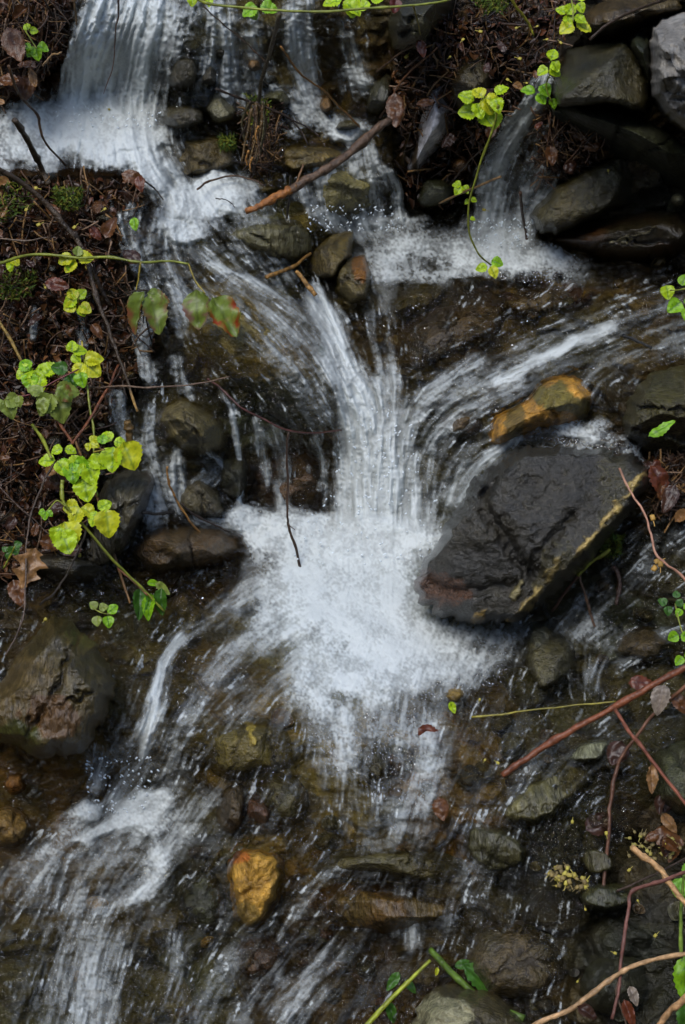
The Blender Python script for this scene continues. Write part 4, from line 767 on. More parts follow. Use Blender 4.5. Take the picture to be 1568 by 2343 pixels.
def cane(par, pts, w0, w1, col=(.16, .17, .025), lift=(.08, .08), seed=0, name='stem', thorns=0):
    o, P, S = stick(name, None, pts, w0, w1, col, lift=lift, mat=M_CANE, sides=7, knots=.12, wob=2, seed=seed, parent=par); return P, S

GRN = (.17, .19, .022); YEL = (.26, .20, .03); RED = (.15, .05, .02); TAN = (.30, .17, .075); DKB = (.035, .022, .014); BRN = (.07, .038, .018)
# --- the bramble on the left bank
p = plant('bramble_plant', 'yellow green bramble growing beside the purple grey slate with a cane trailing into the pool', 'bramble', 145, 1100)
cane(p, [(143, 1098), (142, 1130), (150, 1158), (190, 1200), (260, 1282), (320, 1340), (376, 1398)], 9, 5, GRN, (.10, .05), 1)
cane(p, [(172, 1008), (205, 1090), (240, 1190), (262, 1270), (278, 1320), (298, 1380)], 6, 6, (.17, .09, .03), (.05, .01), 2); cane(p, [(150, 1158), (130, 1145), (108, 1170)], 4, 3, GRN, (.11, .11), 3); cane(p, [(270, 1300), (310, 1335), (338, 1362)], 4, 3, RED, (.06, .07), 4)
for i, a in enumerate([(196, 1118, 58, 10, 'lime', 1), (184, 1158, 46, -10, 'yellow', 3), (222, 1166, 46, 60, 'lime', 2), (246, 1196, 74, 8, 'yellow', 1), (158, 1222, 66, 10, 'yellow', 1), (132, 1224, 42, -20, 'lime', 1), (150, 1238, 60, 22, 'lime', 1), (105, 1168, 22, -10, 'green', 3)]): leaf(p, a[0], a[1], a[2], a[3], a[4], a[5], 20 + i, .13 + .006 * i)
for i, a in enumerate([(320, 1380, 76, -6, 'deep', 1), (342, 1388, 66, 4, 'green', 1), (370, 1376, 66, 10, 'deep', 1), (352, 1336, 36, 80, 'green', 1), (372, 1346, 44, 50, 'pale', 1)]): leaf(p, a[0], a[1], a[2], a[3], a[4], a[5], 40 + i, .075, droop=.2, fold=.9, wide=.5)
p = plant('bramble_plant', 'bramble with a bunch of bright yellow green leaflets over the top of the slate', 'bramble', 205, 1000)
cane(p, [(200, 880), (205, 930), (215, 990), (214, 1060), (217, 1110), (224, 1135)], 5, 5, GRN, (.08, .08), 6); cane(p, [(74, 972), (96, 1002), (118, 1048)], 8, 7, GRN, (.05, .09), 7); cane(p, [(214, 1034), (240, 1028)], 3, 3, YEL, (.10, .11), 8)
for i, a in enumerate([(146, 1025, 36, 0, 'lime', 2), (130, 1052, 52, -30, 'lime', 2), (166, 1056, 50, 0, 'green', 3), (196, 1050, 64, 10, 'lime', 3), (204, 1011, 26, 60, 'yellow', 3), (258, 1010, 40, 150, 'lime', 2), (257, 1050, 66, -5, 'lime', 1), (295, 1042, 68, 14, 'yellow', 1), (235, 1004, 26, 170, 'green', 1)]): leaf(p, a[0], a[1], a[2], a[3], a[4], a[5], 60 + i, .12 + .004 * i)
p = plant('bramble_plant', 'bramble with umbrella shaped green leaves and a pale mottled leaf on the left bank', 'bramble', 80, 900)
cane(p, [(20, 900), (60, 905), (110, 880), (180, 845)], 4, 3, (.12, .03, .03), (.07, .09), 10); cane(p, [(188, 780), (190, 810), (200, 880)], 5, 4, YEL, (.06, .08), 11)
for i, a in enumerate([(78, 842, 52, 0, 'lime', 3), (70, 850, 50, -70, 'green', 2), (95, 858, 52, 62, 'lime', 2), (165, 808, 34, 110, 'lime', 3), (190, 826, 50, 40, 'yellow', 3), (158, 850, 48, -50, 'deep', 2), (186, 868, 40, 10, 'green', 1), (122, 898, 66, 30, 'pale', 3), (100, 905, 50, -60, 'pale', 2), (8, 912, 46, 20, 'pale', 3), (43, 917, 30, 0, 'pale', 1), (148, 900, 50, 40, 'mottle', 1)]): leaf(p, a[0], a[1], a[2], a[3], a[4], a[5], 80 + i, .10 + .004 * i, droop=.45)
# --- the long horizontal cane
p = plant('bramble_plant', 'long green bramble cane stretching level over the left bank with large mottled leaves hanging', 'bramble', 0, 604)
cane(p, [(-40, 606), (0, 602), (60, 584), (120, 583), (182, 590), (250, 588), (322, 600), (380, 597), (432, 603)], 8, 5, GRN, (.10, .10), 12); cane(p, [(322, 600), (318, 630), (312, 664)], 4, 3, YEL, (.10, .09), 13); cane(p, [(432, 603), (446, 640), (470, 672)], 4, 3, YEL, (.10, .10), 14)
for i, a in enumerate([(24, 610, 26, -10, 'lime', 1), (35, 598, 26, 40, 'yellow', 1), (150, 594, 40, -60, 'yellow', 1), (175, 592, 44, 30, 'yellow', 2), (178, 574, 26, 170, 'pale', 1), (160, 610, 22, 10, 'green', 1)]): leaf(p, a[0], a[1], a[2], a[3], a[4], a[5], 100 + i, .11)
leaf(p, 355, 716, 106, 8, 'mottle', 1, 110, .09, fold=.35, wide=.6, label='mottled green leaf hanging beside its twin', edge=(.17, .08, .045), tilt=(.3, 0)); leaf(p, 314, 712, 108, -10, 'mottle', 1, 111, .085, fold=.8, wide=.42, edge=(.20, .06, .025), tilt=(-.5, 0)); leaf(p, 362, 678, 60, 60, 'mottle', 1, 112, .09, wide=.6)
leaf(p, 450, 706, 96, -6, 'mottle', 1, 113, .10, fold=.3, wide=.72, edge=(.18, .09, .07), tilt=(-.25, 0)); leaf(p, 515, 722, 116, 32, 'mottle', 1, 114, .10, fold=.3, wide=.72, label='mottled leaf with an orange red tip', edge=(.30, .045, .008), tilt=(.2, .1))
p = plant('bramble_seedling', 'tiny yellow green seedling rosette above the umbrella shaped leaves', 'seedling', 178, 690)
for i, a in enumerate([(166, 672, 32, 190, 'yellow', 1), (186, 672, 30, 150, 'lime', 1), (160, 690, 36, -80, 'lime', 1), (178, 698, 40, 0, 'yellow', 2), (188, 712, 26, 30, 'lime', 1)]): leaf(p, a[0], a[1], a[2], a[3], a[4], a[5], 120 + i, .05)
cane(p, [(178, 720), (178, 700), (180, 682)], 4, 3, GRN, (.01, .05), 16)
p = plant('bramble_plant', 'small bramble shoot beneath the oak leaf with dark round leaflets', 'bramble', 14, 1300)
cane(p, [(8, 1300), (22, 1275), (34, 1250)], 5, 4, GRN, (.03, .06), 17); leaf(p, 30, 1248, 24, 30, 'deep', 3, 130, .07); leaf(p, 18, 1262, 20, -60, 'deep', 2, 131, .06)
p = plant('bramble_plant', 'drowned bramble sprig lying on the dark still water', 'bramble', 230, 1402)
cane(p, [(212, 1390), (235, 1402), (262, 1405)], 3, 3, GRN, (.03, .03), 18); leaf(p, 224, 1392, 28, 160, 'pale', 2, 135, .04); leaf(p, 246, 1405, 36, 80, 'green', 2, 136, .04); leaf(p, 222, 1420, 28, 0, 'pale', 1, 137, .03)
# --- upper left
p = plant('bramble_plant', 'bright green bramble tuft among brown leaves beside the upper left fall', 'bramble', 75, 110)
cane(p, [(58, 70), (70, 90), (84, 110)], 4, 3, GRN, (.04, .08), 20)
for i, a in enumerate([(66, 70, 24, 150, 'lime', 2), (56, 97, 26, -40, 'green', 2), (82, 106, 36, 20, 'green', 3)]): leaf(p, a[0], a[1], a[2], a[3], a[4], a[5], 140 + i, .09)
p = plant('bramble_plant', 'green bramble cane running across the top of the upper falls', 'bramble', 470, 10)
cane(p, [(425, -25), (470, 6), (560, 18), (660, 25), (740, 27), (830, 20), (920, 14), (1020, 2), (1060, -20)], 7, 5, GRN, (.14, .14), 22)
for i, a in enumerate([(440, 0, 30, 0, 'lime', 1), (478, 4, 26, 10, 'lime', 1), (592, 14, 52, 10, 'green', 2), (580, 32, 30, 30, 'pale', 1), (786, 2, 56, -20, 'lime', 2), (806, 16, 48, -5, 'lime', 1), (845, 0, 38, 30, 'lime', 2), (905, 12, 34, 0, ((.10, .02, .015), (.06, .012, .01)), 1)]): leaf(p, a[0], a[1], a[2], a[3], a[4], a[5], 150 + i, .16)
cane(p, [(945, 12), (955, 45), (962, 80)], 4, 3, YEL, (.14, .10), 23)
# --- upper right
p = plant('bramble_plant', 'bramble shoot with five lime leaflets dangling a long stem to the middle pool', 'bramble', 1130, 290)
cane(p, [(1140, 240), (1130, 290), (1102, 365), (1086, 420), (1073, 470), (1074, 530), (1095, 580), (1124, 606)], 6, 4, GRN, (.09, .05), 25)
for i, a in enumerate([(1088, 232, 50, -50, 'lime', 2), (1096, 256, 52, -20, 'lime', 2), (1134, 220, 46, 80, 'lime', 2), (1108, 226, 44, 150, 'yellow', 2), (1130, 272, 50, 0, 'lime', 1), (1118, 240, 50, 20, 'yellow', 1), (1058, 424, 26, -40, 'lime', 3), (1076, 456, 20, 20, 'lime', 2), (1082, 500, 14, 60, 'lime', 1), (1118, 610, 34, -10, 'lime', 2), (1138, 600, 28, 70, 'green', 1), (1130, 622, 30, 20, 'yellow', 1)]): leaf(p, a[0], a[1], a[2], a[3], a[4], a[5], 170 + i, .11)
p = plant('bramble_plant', 'small bramble shoot hugging the smooth olive rock', 'bramble', 1245, 200)
cane(p, [(1262, 165), (1250, 195), (1262, 232)], 3, 3, GRN, (.05, .06), 27)
for i, a in enumerate([(1260, 140, 36, 100, 'lime', 2), (1256, 154, 36, 0, 'lime', 2), (1228, 212, 40, -30, 'green', 2), (1248, 206, 36, 30, 'green', 1), (1266, 236, 28, 20, 'green', 1)]): leaf(p, a[0], a[1], a[2], a[3], a[4], a[5], 190 + i, .07)
p = plant('bramble_plant', 'lime bramble shoot hanging from the top edge of the right bank', 'bramble', 1310, 20)
cane(p, [(1300, -30), (1310, 10), (1312, 50)], 4, 3, GRN, (.09, .09), 28)
for i, a in enumerate([(1322, 4, 34, 90, 'lime', 2), (1298, 32, 34, -60, 'lime', 2), (1314, 54, 48, 5, 'yellow', 2), (1328, 44, 36, 60, 'lime', 1), (1306, 20, 34, 150, 'lime', 1)]): leaf(p, a[0], a[1], a[2], a[3], a[4], a[5], 200 + i, .11)
stick('bramble_cane', 'yellow green bare cane leaning on the litter at the top right', [(1155, -30), (1180, 14), (1205, 46), (1222, 82)], 8, 5, (.30, .27, .03), 'cane', (.08, .03), mat=M_CANE, wob=2, seed=29)
p = plant('bramble_plant', 'bramble sprig at the right edge above the pale chute', 'bramble', 1560, 670)
cane(p, [(1600, 640), (1570, 660), (1535, 664)], 4, 3, GRN, (.09, .09), 30)
for i, a in enumerate([(1528, 668, 38, 5, 'lime', 1), (1562, 688, 46, 10, 'green', 2), (1566, 640, 30, 150, 'green', 1), (1576, 720, 40, 0, 'green', 1)]): leaf(p, a[0], a[1], a[2], a[3], a[4], a[5], 210 + i, .10)
p = plant('bramble_plant', 'dark bramble seedlings at the right edge of the side brook', 'bramble', 1545, 1400)
cane(p, [(1590, 1500), (1560, 1440), (1545, 1380)], 4, 3, GRN, (.03, .05), 31)
for i, a in enumerate([(1528, 1384, 30, -60, 'deep', 2), (1548, 1370, 26, 100, 'deep', 2), (1562, 1392, 28, 40, 'green', 2), (1556, 1450, 36, 0, 'green', 2), (1564, 1500, 34, 20, 'green', 2)]): leaf(p, a[0], a[1], a[2], a[3], a[4], a[5], 220 + i, .07)
def single(label, px, py, size, ang, kind, seed, cat='leaf', lift=.05, wide=.45, name='fallen_leaf', group=None, mat=None, edge=None, lobes=0, curl=.1, fold=.3, droop=.2):
    o = leaf(None, px, py, size, ang, kind, 1, seed, lift, droop, fold, wide, name=name, mat=mat, edge=edge, curl=curl, lobes=lobes); return tag(o, label, cat, group)
single('narrow glossy green leaf lying on the dark olive rock at the right', 1515, 980, 80, 122, 'green', 230, wide=.36, lift=.14)
single('small green leaf in the fast sheet of water', 738, 804, 30, 10, 'deep', 231, wide=.6, lift=.018)
single('small green leaf drowned in the veil on the left bank', 308, 512, 34, 10, 'green', 232, wide=.7, lift=.03)
single('small yellow green leaf under the fading foam', 1036, 1618, 30, 30, 'lime', 233, wide=.6, lift=.025)
# --- bottom right
p = plant('bramble_plant', 'thick ribbed green stem with a folded dark leaf sunk at the bottom', 'bramble', 990, 2180)
cane(p, [(985, 2172), (1010, 2200), (1060, 2250), (1120, 2296), (1200, 2330)], 15, 17, (.07, .12, .014), (.03, .03), 33); leaf(p, 1105, 2242, 110, 55, 'deep', 1, 240, .045, wide=.5, fold=.3); leaf(p, 1062, 2205, 50, 100, 'deep', 1, 241, .045, wide=.5)
p = plant('bramble_plant', 'yellow green stem with drowned leaves crossing the bottom edge', 'bramble', 840, 2342)
cane(p, [(820, 2370), (860, 2322), (905, 2275), (945, 2235), (985, 2196)], 13, 8, (.24, .27, .02), (.05, .03), 34)
for i, a in enumerate([(900, 2244, 50, -30, 'deep', 1), (940, 2256, 40, 40, 'deep', 1), (896, 2316, 56, 10, 'deep', 1), (1000, 2222, 22, 0, 'yellow', 1)]): leaf(p, a[0], a[1], a[2], a[3], a[4], a[5], 244 + i, .03, wide=.5)
p = plant('bramble_plant', 'bright green leafy shoot entering from the right edge near the broken tan stick', 'bramble', 1562, 2080)
cane(p, [(1560, 2190), (1558, 2100), (1562, 2040), (1566, 2000)], 9, 6, (.20, .30, .05), (.13, .2), 35); leaf(p, 1560, 2004, 56, 60, ((.22, .48, .05), (.14, .32, .03)), 2, 250, .2); leaf(p, 1572, 2040, 60, 20, 'green', 1, 251, .19); leaf(p, 1570, 2240, 110, 0, 'green', 1, 252, .16, wide=.5); leaf(p, 1572, 2330, 100, -10, 'deep', 1, 253, .16, wide=.5)

# --- branches and twigs: label, points, widths, colour, lifts
TW = [
    ('reddish twig hanging over the upper left fall', [(268, -20), (272, 20), (264, 80), (258, 150), (238, 214)], 5, 2, (.16, .065, .025), (.16, .08)),
    ('brown kinked twig above the foam of the left pool', [(20, 150), (42, 215), (85, 262), (100, 320), (150, 378)], 7, 5, BRN, (.10, .02)),
    ('stout snapped stick standing in the left pool', [(34, 274), (62, 318), (88, 370), (112, 420)], 13, 13, (.06, .04, .022), (.14, .0)),
    ('long dark branch slanting down the left bank, pale at its broken tip', [(-30, 375), (40, 412), (110, 470), (172, 545), (200, 600), (218, 670), (245, 745), (272, 820), (294, 880), (314, 940)], 14, 6, (.045, .03, .018), (.14, .05)),
    ('second dark branch alongside the long one', [(168, 530), (196, 590), (222, 640), (252, 700)], 14, 9, (.035, .023, .015), (.06, .03)),
    ('thin twig crossing between the upper middle falls', [(466, 14), (520, 62), (570, 104), (610, 146)], 3, 3, BRN, (.14, .14)),
    ('orange tan twig slanting over the upper middle pool', [(642, 106), (684, 165), (740, 208), (784, 250), (824, 292)], 5, 4, (.30, .14, .03), (.14, .05)),
    ('upright mossy stem between the upper middle falls', [(640, 30), (624, 100), (606, 160), (596, 205), (588, 262)], 9, 9, (.06, .045, .02), (.14, .06)),
    ('dark twig lying over the grey domed stone', [(494, 202), (540, 222), (590, 238), (640, 260), (690, 284), (732, 312)], 6, 3, DKB, (.07, .05)),
    ('forked dark twig below the mossy stem', [(612, 246), (650, 262), (684, 292), (706, 332)], 5, 3, DKB, (.06, .04)),
    ('curved brown twig arching over the foam pool', [(452, 434), (480, 414), (535, 403), (580, 412), (604, 424)], 5, 4, BRN, (.05, .04)),
    ('short black twig crossing the broken branch', [(666, 402), (662, 440), (658, 500)], 6, 4, (.02, .016, .012), (.10, .04)),
    ('thin black twig on the foam pool', [(493, 454), (520, 458), (538, 474)], 3, 2, (.02, .017, .014), (.04, .04)),
    ('black forked twig beside the chute', [(330, 414), (352, 430), (374, 458)], 4, 3, (.02, .016, .012), (.05, .05)),
    ('pale brown level twig on the left bank above the rounded stone', [(160, 888), (260, 884), (360, 885), (450, 878), (526, 860)], 5, 3, (.12, .075, .045), (.06, .06)),
    ('red brown twig leaning to a fork over the bright leaflets', [(95, 905), (130, 960), (166, 1012)], 6, 7, RED, (.05, .09)),
    ('red brown twig meeting the fork from the upper right', [(272, 836), (240, 900), (205, 960), (166, 1014)], 5, 7, RED, (.05, .09)),
    ('straw coloured stalk on the far left bank', [(-20, 705), (14, 760), (52, 830)], 8, 7, (.22, .14, .03), (.05, .06)),
    ('dark red cane drooping over the trickles', [(474, 866), (500, 884), (550, 930), (606, 960), (660, 984), (730, 990), (782, 984)], 5, 4, (.06, .022, .016), (.05, .05)),
    ('dark twig dangling from the drooping cane into the foam', [(660, 988), (657, 1050), (659, 1110), (658, 1180), (662, 1206), (678, 1256), (690, 1316)], 5, 6, (.045, .026, .016), (.08, .01)),
    ('orange twig curving over the low brown rock', [(384, 1066), (386, 1100), (402, 1140), (440, 1200), (492, 1246)], 5, 5, (.20, .10, .025), (.05, .03)),
    ('short black stick bridging from the slate to the water', [(326, 1173), (362, 1175), (398, 1171)], 7, 7, (.014, .012, .01), (.07, .05)),
    ('dark twig awash behind the orange twig', [(415, 1152), (450, 1180), (500, 1204), (526, 1216)], 5, 4, (.03, .02, .014), (.03, .03)),
    ('grey brown stem hanging past the oak leaf', [(124, 1058), (92, 1120), (68, 1190), (60, 1250), (58, 1330), (56, 1400), (38, 1450), (12, 1500)], 5, 4, (.08, .055, .04), (.06, .08)),
    ('thin grey twig bowing from the slate to the dark water', [(206, 1150), (192, 1230), (160, 1300), (128, 1350), (90, 1384)], 5, 4, (.055, .042, .03), (.07, .03)),
    ('thin twig crossing the left bank low down', [(-10, 1104), (40, 1156), (80, 1190), (120, 1232)], 4, 3, (.09, .06, .045), (.06, .05)),
    ('pale brown twig leaning across the right hand fall', [(1004, 466), (1060, 440), (1100, 424), (1146, 404)], 5, 6, (.20, .12, .05), (.06, .12)),
    ('dark twig rising from the middle pool to the lime leaflets', [(1028, 420), (1065, 380), (1100, 344), (1136, 320)], 4, 4, DKB, (.05, .08)),
    ('brown twig standing in the foot of the right hand fall', [(1190, 440), (1196, 490), (1208, 556)], 6, 7, (.07, .04, .025), (.08, .0)),
    ('black twig lying on the pale right chute', [(1424, 766), (1455, 780), (1490, 796)], 8, 5, (.012, .013, .013), (.025, .025)),
    ('pinkish thorny shoot with orange buds right of the dark boulder', [(1418, 1070), (1440, 1120), (1478, 1178), (1490, 1224), (1506, 1272), (1545, 1304), (1590, 1345)], 5, 6, (.36, .18, .11), (.16, .16)),
    ('slender brown stick resting against the right side of the boulder', [(1264, 1398), (1292, 1358), (1328, 1312)], 7, 7, (.10, .05, .03), (.03, .07)),
    ('thin brown stick planted in the side brook', [(1324, 1312), (1342, 1370), (1362, 1434)], 6, 6, (.10, .055, .03), (.07, .01)),
    ('short rotten black stick in the side brook', [(1404, 1296), (1418, 1322), (1416, 1354), (1408, 1384)], 11, 9, (.035, .018, .012), (.03, .02)),
    ('yellow green budding twig against the boulder', [(1322, 1318), (1350, 1290), (1396, 1258)], 8, 8, (.24, .24, .02), (.07, .06)),
    ('thick red brown bramble cane reaching in from the right edge', [(1150, 1774), (1195, 1742), (1245, 1708), (1320, 1664), (1405, 1618), (1500, 1564), (1610, 1505)], 16, 15, (.17, .055, .024), (.02, .14)),
    ('reddish side cane forking down from the thick one', [(1408, 1622), (1440, 1672), (1476, 1716), (1520, 1776), (1600, 1880)], 10, 8, (.16, .055, .03), (.11, .14)),
    ('brown cane crossing the fork and dropping into the shallows', [(1610, 1540), (1560, 1578), (1500, 1630), (1444, 1700), (1412, 1760), (1396, 1850), (1390, 1940), (1378, 2050)], 8, 9, (.11, .05, .028), (.15, .01)),
    ('dark twig lying over the dark green slab', [(1372, 2056), (1440, 2026), (1530, 1984), (1590, 1950)], 6, 4, (.04, .024, .016), (.03, .05)),
    ('tan splintered stick snapped at its pale end', [(1446, 1938), (1478, 1964), (1506, 1984), (1540, 2030), (1590, 2090)], 15, 13, (.42, .24, .10), (.18, .22)),
    ('dead purple brown cane bending over at the lower right', [(1600, 1980), (1560, 1998), (1500, 2020), (1446, 2040), (1440, 2080), (1430, 2140), (1422, 2200), (1418, 2250), (1400, 2330)], 9, 8, (.15, .065, .05), (.22, .17)),
    ('pale tan bramble cane arching across the bottom right corner', [(1180, 2370), (1240, 2336), (1300, 2312), (1350, 2276), (1400, 2238), (1440, 2214), (1500, 2194), (1600, 2176)], 13, 10, (.42, .26, .13), (.16, .22)),
    ('second pale tan cane in the very corner', [(1490, 2370), (1525, 2322), (1568, 2284), (1620, 2240)], 16, 14, (.42, .24, .11), (.20, .24)),
    ('slim dark stalk hanging with a dead leaf from the pale cane', [(1420, 2220), (1412, 2270), (1430, 2330), (1440, 2380)], 6, 5, (.09, .06, .04), (.17, .15)),
    ('yellow stalk lying in the shallows under the red cane', [(1080, 1640), (1160, 1632), (1240, 1622), (1330, 1612), (1410, 1606)], 5, 4, (.20, .17, .025), (.025, .03)),
    ('orange stick wedged under the yellow brown stone', [(608, 634), (640, 622), (670, 610), (712, 580)], 10, 7, (.24, .12, .025), (.03, .04)),
    ('short orange stick below the wedged one', [(678, 618), (698, 645), (722, 675)], 9, 11, (.32, .17, .05), (.04, .03)),
    ('fine twig in the litter beside the left pool', [(0, 545), (60, 552), (110, 542)], 4, 3, (.14, .10, .07), (.04, .04)),
    ('mossy brown stub standing in the blue veil', [(292, 962), (296, 990), (298, 1020)], 17, 15, (.11, .065, .02), (.06, .04)),
    ('grey twig lying along the dark overhanging rock', [(862, 165), (905, 130), (950, 100), (975, 72)], 5, 4, BRN, (.06, .06)),
    ('tan twig beneath the overhanging rock', [(870, 270), (925, 180), (1000, 110)], 5, 4, (.16, .07, .03), (.03, .05)),
    ('dark brown branch along the top right corner', [(1350, 90), (1400, 50), (1460, 22), (1530, -4)], 8, 6, DKB, (.08, .09)),
    ('thin bent stem beside the top left fall', [(170, -20), (172, 20), (176, 58)], 5, 5, (.16, .11, .06), (.08, .06)),
    ('straw twig in the brown leaves at the upper left', [(98, 150), (118, 128), (140, 120)], 5, 4, (.26, .16, .07), (.07, .06)),
]
for i, (lb, pts, w0, w1, col, lf) in enumerate(TW):
    nm = 'bramble_cane' if 'cane' in lb.split() or 'shoot' in lb else 'branch' if 'branch' in lb or 'stick' in lb and w0 > 12 else 'twig'
    rs = random.Random(900 + i); side = [(rs.uniform(.2, .8), rs.uniform(-34, 34), rs.uniform(8, 40))] if w0 < 7 and len(pts) > 4 and i % 2 else []
    cat = {'bramble_cane': 'cane', 'branch': 'branch', 'twig': 'twig'}[nm]
    tip = None
    if 'pale at its broken tip' in lb: tip = (.09, (.34, .2, .06))
    if 'snapped at its pale end' in lb: tip = None
    stick(nm, lb, pts, w0, w1, col, cat, lf, mat=M_CANE if nm == 'bramble_cane' else M_BARK, seed=300 + i, wob=5, tip=tip, side=side)
# the broken branch with its torn orange end
br, P_, S_ = stick('broken_branch', 'thick broken branch with torn orange wood lying across the middle pool', [(890, 274), (850, 306), (790, 356), (720, 402), (660, 436)], 19, 22, (.085, .05, .028), 'branch', (.10, .11), seed=400, wob=6, knots=.35)
t_, _, _ = stick('torn_end', None, [(664, 434), (630, 452), (590, 474), (562, 484)], 20, 13, (.28, .105, .022), lift=(.112, .10), seed=401, wob=4, knots=.5, parent=br); t_['label'] = 'bright orange torn wood'
stick('side_stub', None, [(676, 430), (684, 404), (694, 376)], 7, 4, (.16, .08, .03), lift=(.115, .12), seed=402, parent=br)

# --- dead leaves one can tell apart
DL = {'rust': ((.11, .045, .015), (.06, .024, .010)), 'tan': ((.24, .125, .045), (.14, .07, .025)), 'dark': ((.045, .020, .012), (.028, .013, .009)), 'red': ((.11, .030, .012), (.06, .016, .008)), 'grey': ((.20, .16, .12), (.12, .09, .07))}
def dead(label, px, py, size, ang, kind, seed, group=None, lift=.03, wide=.6, lobes=0, fold=.5, curl=.2):
    return single(label, px, py, size, ang, DL[kind], seed, 'dead leaf', lift, wide, 'dead_leaf', group, M_DEAD, None, lobes, curl, fold)
dead('curled tan oak leaf caught on the hanging stem of the left bank', 66, 1298, 96, -12, 'tan', 500, wide=.62, lobes=3, lift=.09)
dead('dark curled leaf below the oak leaf', 40, 1356, 70, 20, 'rust', 501, lift=.06)
dead('rust leaf draped on the litter above the chute', 305, 405, 60, 70, 'rust', 502, lift=.05)
dead('orange leaf at the lip beside the black forked twig', 320, 420, 40, 20, 'red', 503, lift=.05)
dead('upright tan leaf at the edge of the upper left pool', 76, 178, 50, 5, 'tan', 504, lift=.06, wide=.45)
dead('large rust leaf curled beside the snapped stick', 32, 100, 90, 15, 'rust', 505, lift=.07)
dead('brown curled leaf hanging under the fork of the red canes', 1492, 1782, 74, 6, 'tan', 506, lift=.13, wide=.4, fold=.9)
dead('brown ribbed leaf on the shore below the cane fork', 1412, 1722, 62, -20, 'dark', 507, lift=.04, wide=.8, fold=.15)
dead('dark red leaf under the thick red cane', 1470, 1562, 70, 90, 'red', 508, lift=.05)
dead('grey brown leaf folded over the thick red cane', 1512, 1600, 80, -14, 'grey', 509, lift=.12, fold=.7)
dead('rust leaf beside the tan cane crossing', 1556, 1610, 60, 40, 'rust', 510, lift=.10)
dead('pale tan dead leaf tip hanging from the slim stalk', 1450, 2278, 50, 10, 'grey', 511, lift=.19, fold=.8, wide=.5)
dead('red brown dead leaf hanging from the slim stalk', 1440, 2318, 74, 10, 'red', 512, lift=.18, wide=.45, fold=.8)
dead('crumpled dark purple dead leaf at the bottom right', 1344, 2316, 60, 60, 'dark', 513, lift=.17, fold=.9)
dead('broad brown leaf lying flat in the lower right shallows', 1372, 1880, 80, 120, 'dark', 514, lift=.015, wide=.7, fold=.1)
dead('orange brown leaf flat in the shallows at the right edge', 1530, 1915, 80, 70, 'rust', 515, lift=.02, wide=.7, fold=.1)
dead('reddish leaf pile piece under the right hand shoot', 1510, 1100, 90, 30, 'red', 516, lift=.05)
dead('dark red leaf tucked behind the boulder', 1532, 1140, 70, -30, 'dark', 517, lift=.05)
dead('orange brown leaf sunk by the ochre mud', 1010, 1850, 60, 20, 'rust', 518, lift=.022, wide=.7, fold=.1)
dead('red brown leaf sunk at the far side of the foam', 985, 1680, 70, 60, 'red', 519, lift=.018, wide=.7, fold=.1)
dead('brown leaf hanging from the litter beside the granite', 905, 250, 84, 10, 'rust', 520, lift=.07, wide=.5)
dead('small orange leaf at the top right above the hollow', 965, 110, 46, 20, 'red', 521, lift=.08)
dead('tan leaf under the long mottled leaves', 130, 650, 60, 80, 'red', 522, lift=.04)
def dead_many(n, poly, label, group, seed, size=(26, 58), lift=.035):
    rs = random.Random(seed); k = 0; xs = [q[0] for q in poly]; ys = [q[1] for q in poly]
    while k < n:
        x, y = rs.uniform(min(xs), max(xs)), rs.uniform(min(ys), max(ys))
        if not inside(np.array(x), np.array(y), poly): continue
        dead(label, x, y, rs.uniform(*size), rs.uniform(-180, 180), rs.choice(['rust', 'rust', 'dark', 'red', 'dark', 'tan' if rs.random() < .5 else 'rust']), seed * 50 + k, group, lift * rs.uniform(.6, 1.6), rs.uniform(.45, .75), 0, rs.uniform(.2, .9), rs.uniform(-.3, .5)); k += 1
dead_many(12, [(-20, -20), (135, -20), (140, 120), (60, 215), (-20, 235)], 'wet brown leaf in the pile beside the upper left fall', 'leaves beside the upper left fall', 31, (30, 70), .05)
dead_many(14, [(-20, 410), (330, 420), (300, 560), (330, 650), (260, 760), (-20, 760)], 'wet brown leaf in the litter of the upper left bank', 'leaves on the upper left bank', 32, (26, 60))
dead_many(12, [(-20, 930), (200, 930), (240, 1080), (170, 1270), (-20, 1300)], 'wet brown leaf in the litter beneath the left bramble', 'leaves beneath the left bramble', 33, (26, 60))
dead_many(10, [(920, 90), (1290, 20), (1250, 140), (1180, 250), (1080, 350), (930, 270)], 'wet brown leaf in the root mat of the upper right bank', 'leaves in the upper right root mat', 34, (22, 50))
dead_many(6, [(1220, 260), (1380, 300), (1340, 370), (1230, 420)], 'wet dark leaf behind the right hand fall', 'leaves behind the right hand fall', 35, (24, 50))
dead_many(7, [(1480, 1060), (1568, 1060), (1568, 1190), (1500, 1180)], 'wet dark leaf in the hollow right of the boulder', 'leaves right of the boulder', 36, (30, 60))
dead_many(7, [(1450, 1850), (1568, 1800), (1568, 1960), (1480, 1940)], 'sodden leaf on the dark shore near the tan stick', 'leaves on the lower right shore', 37, (30, 60), .02)

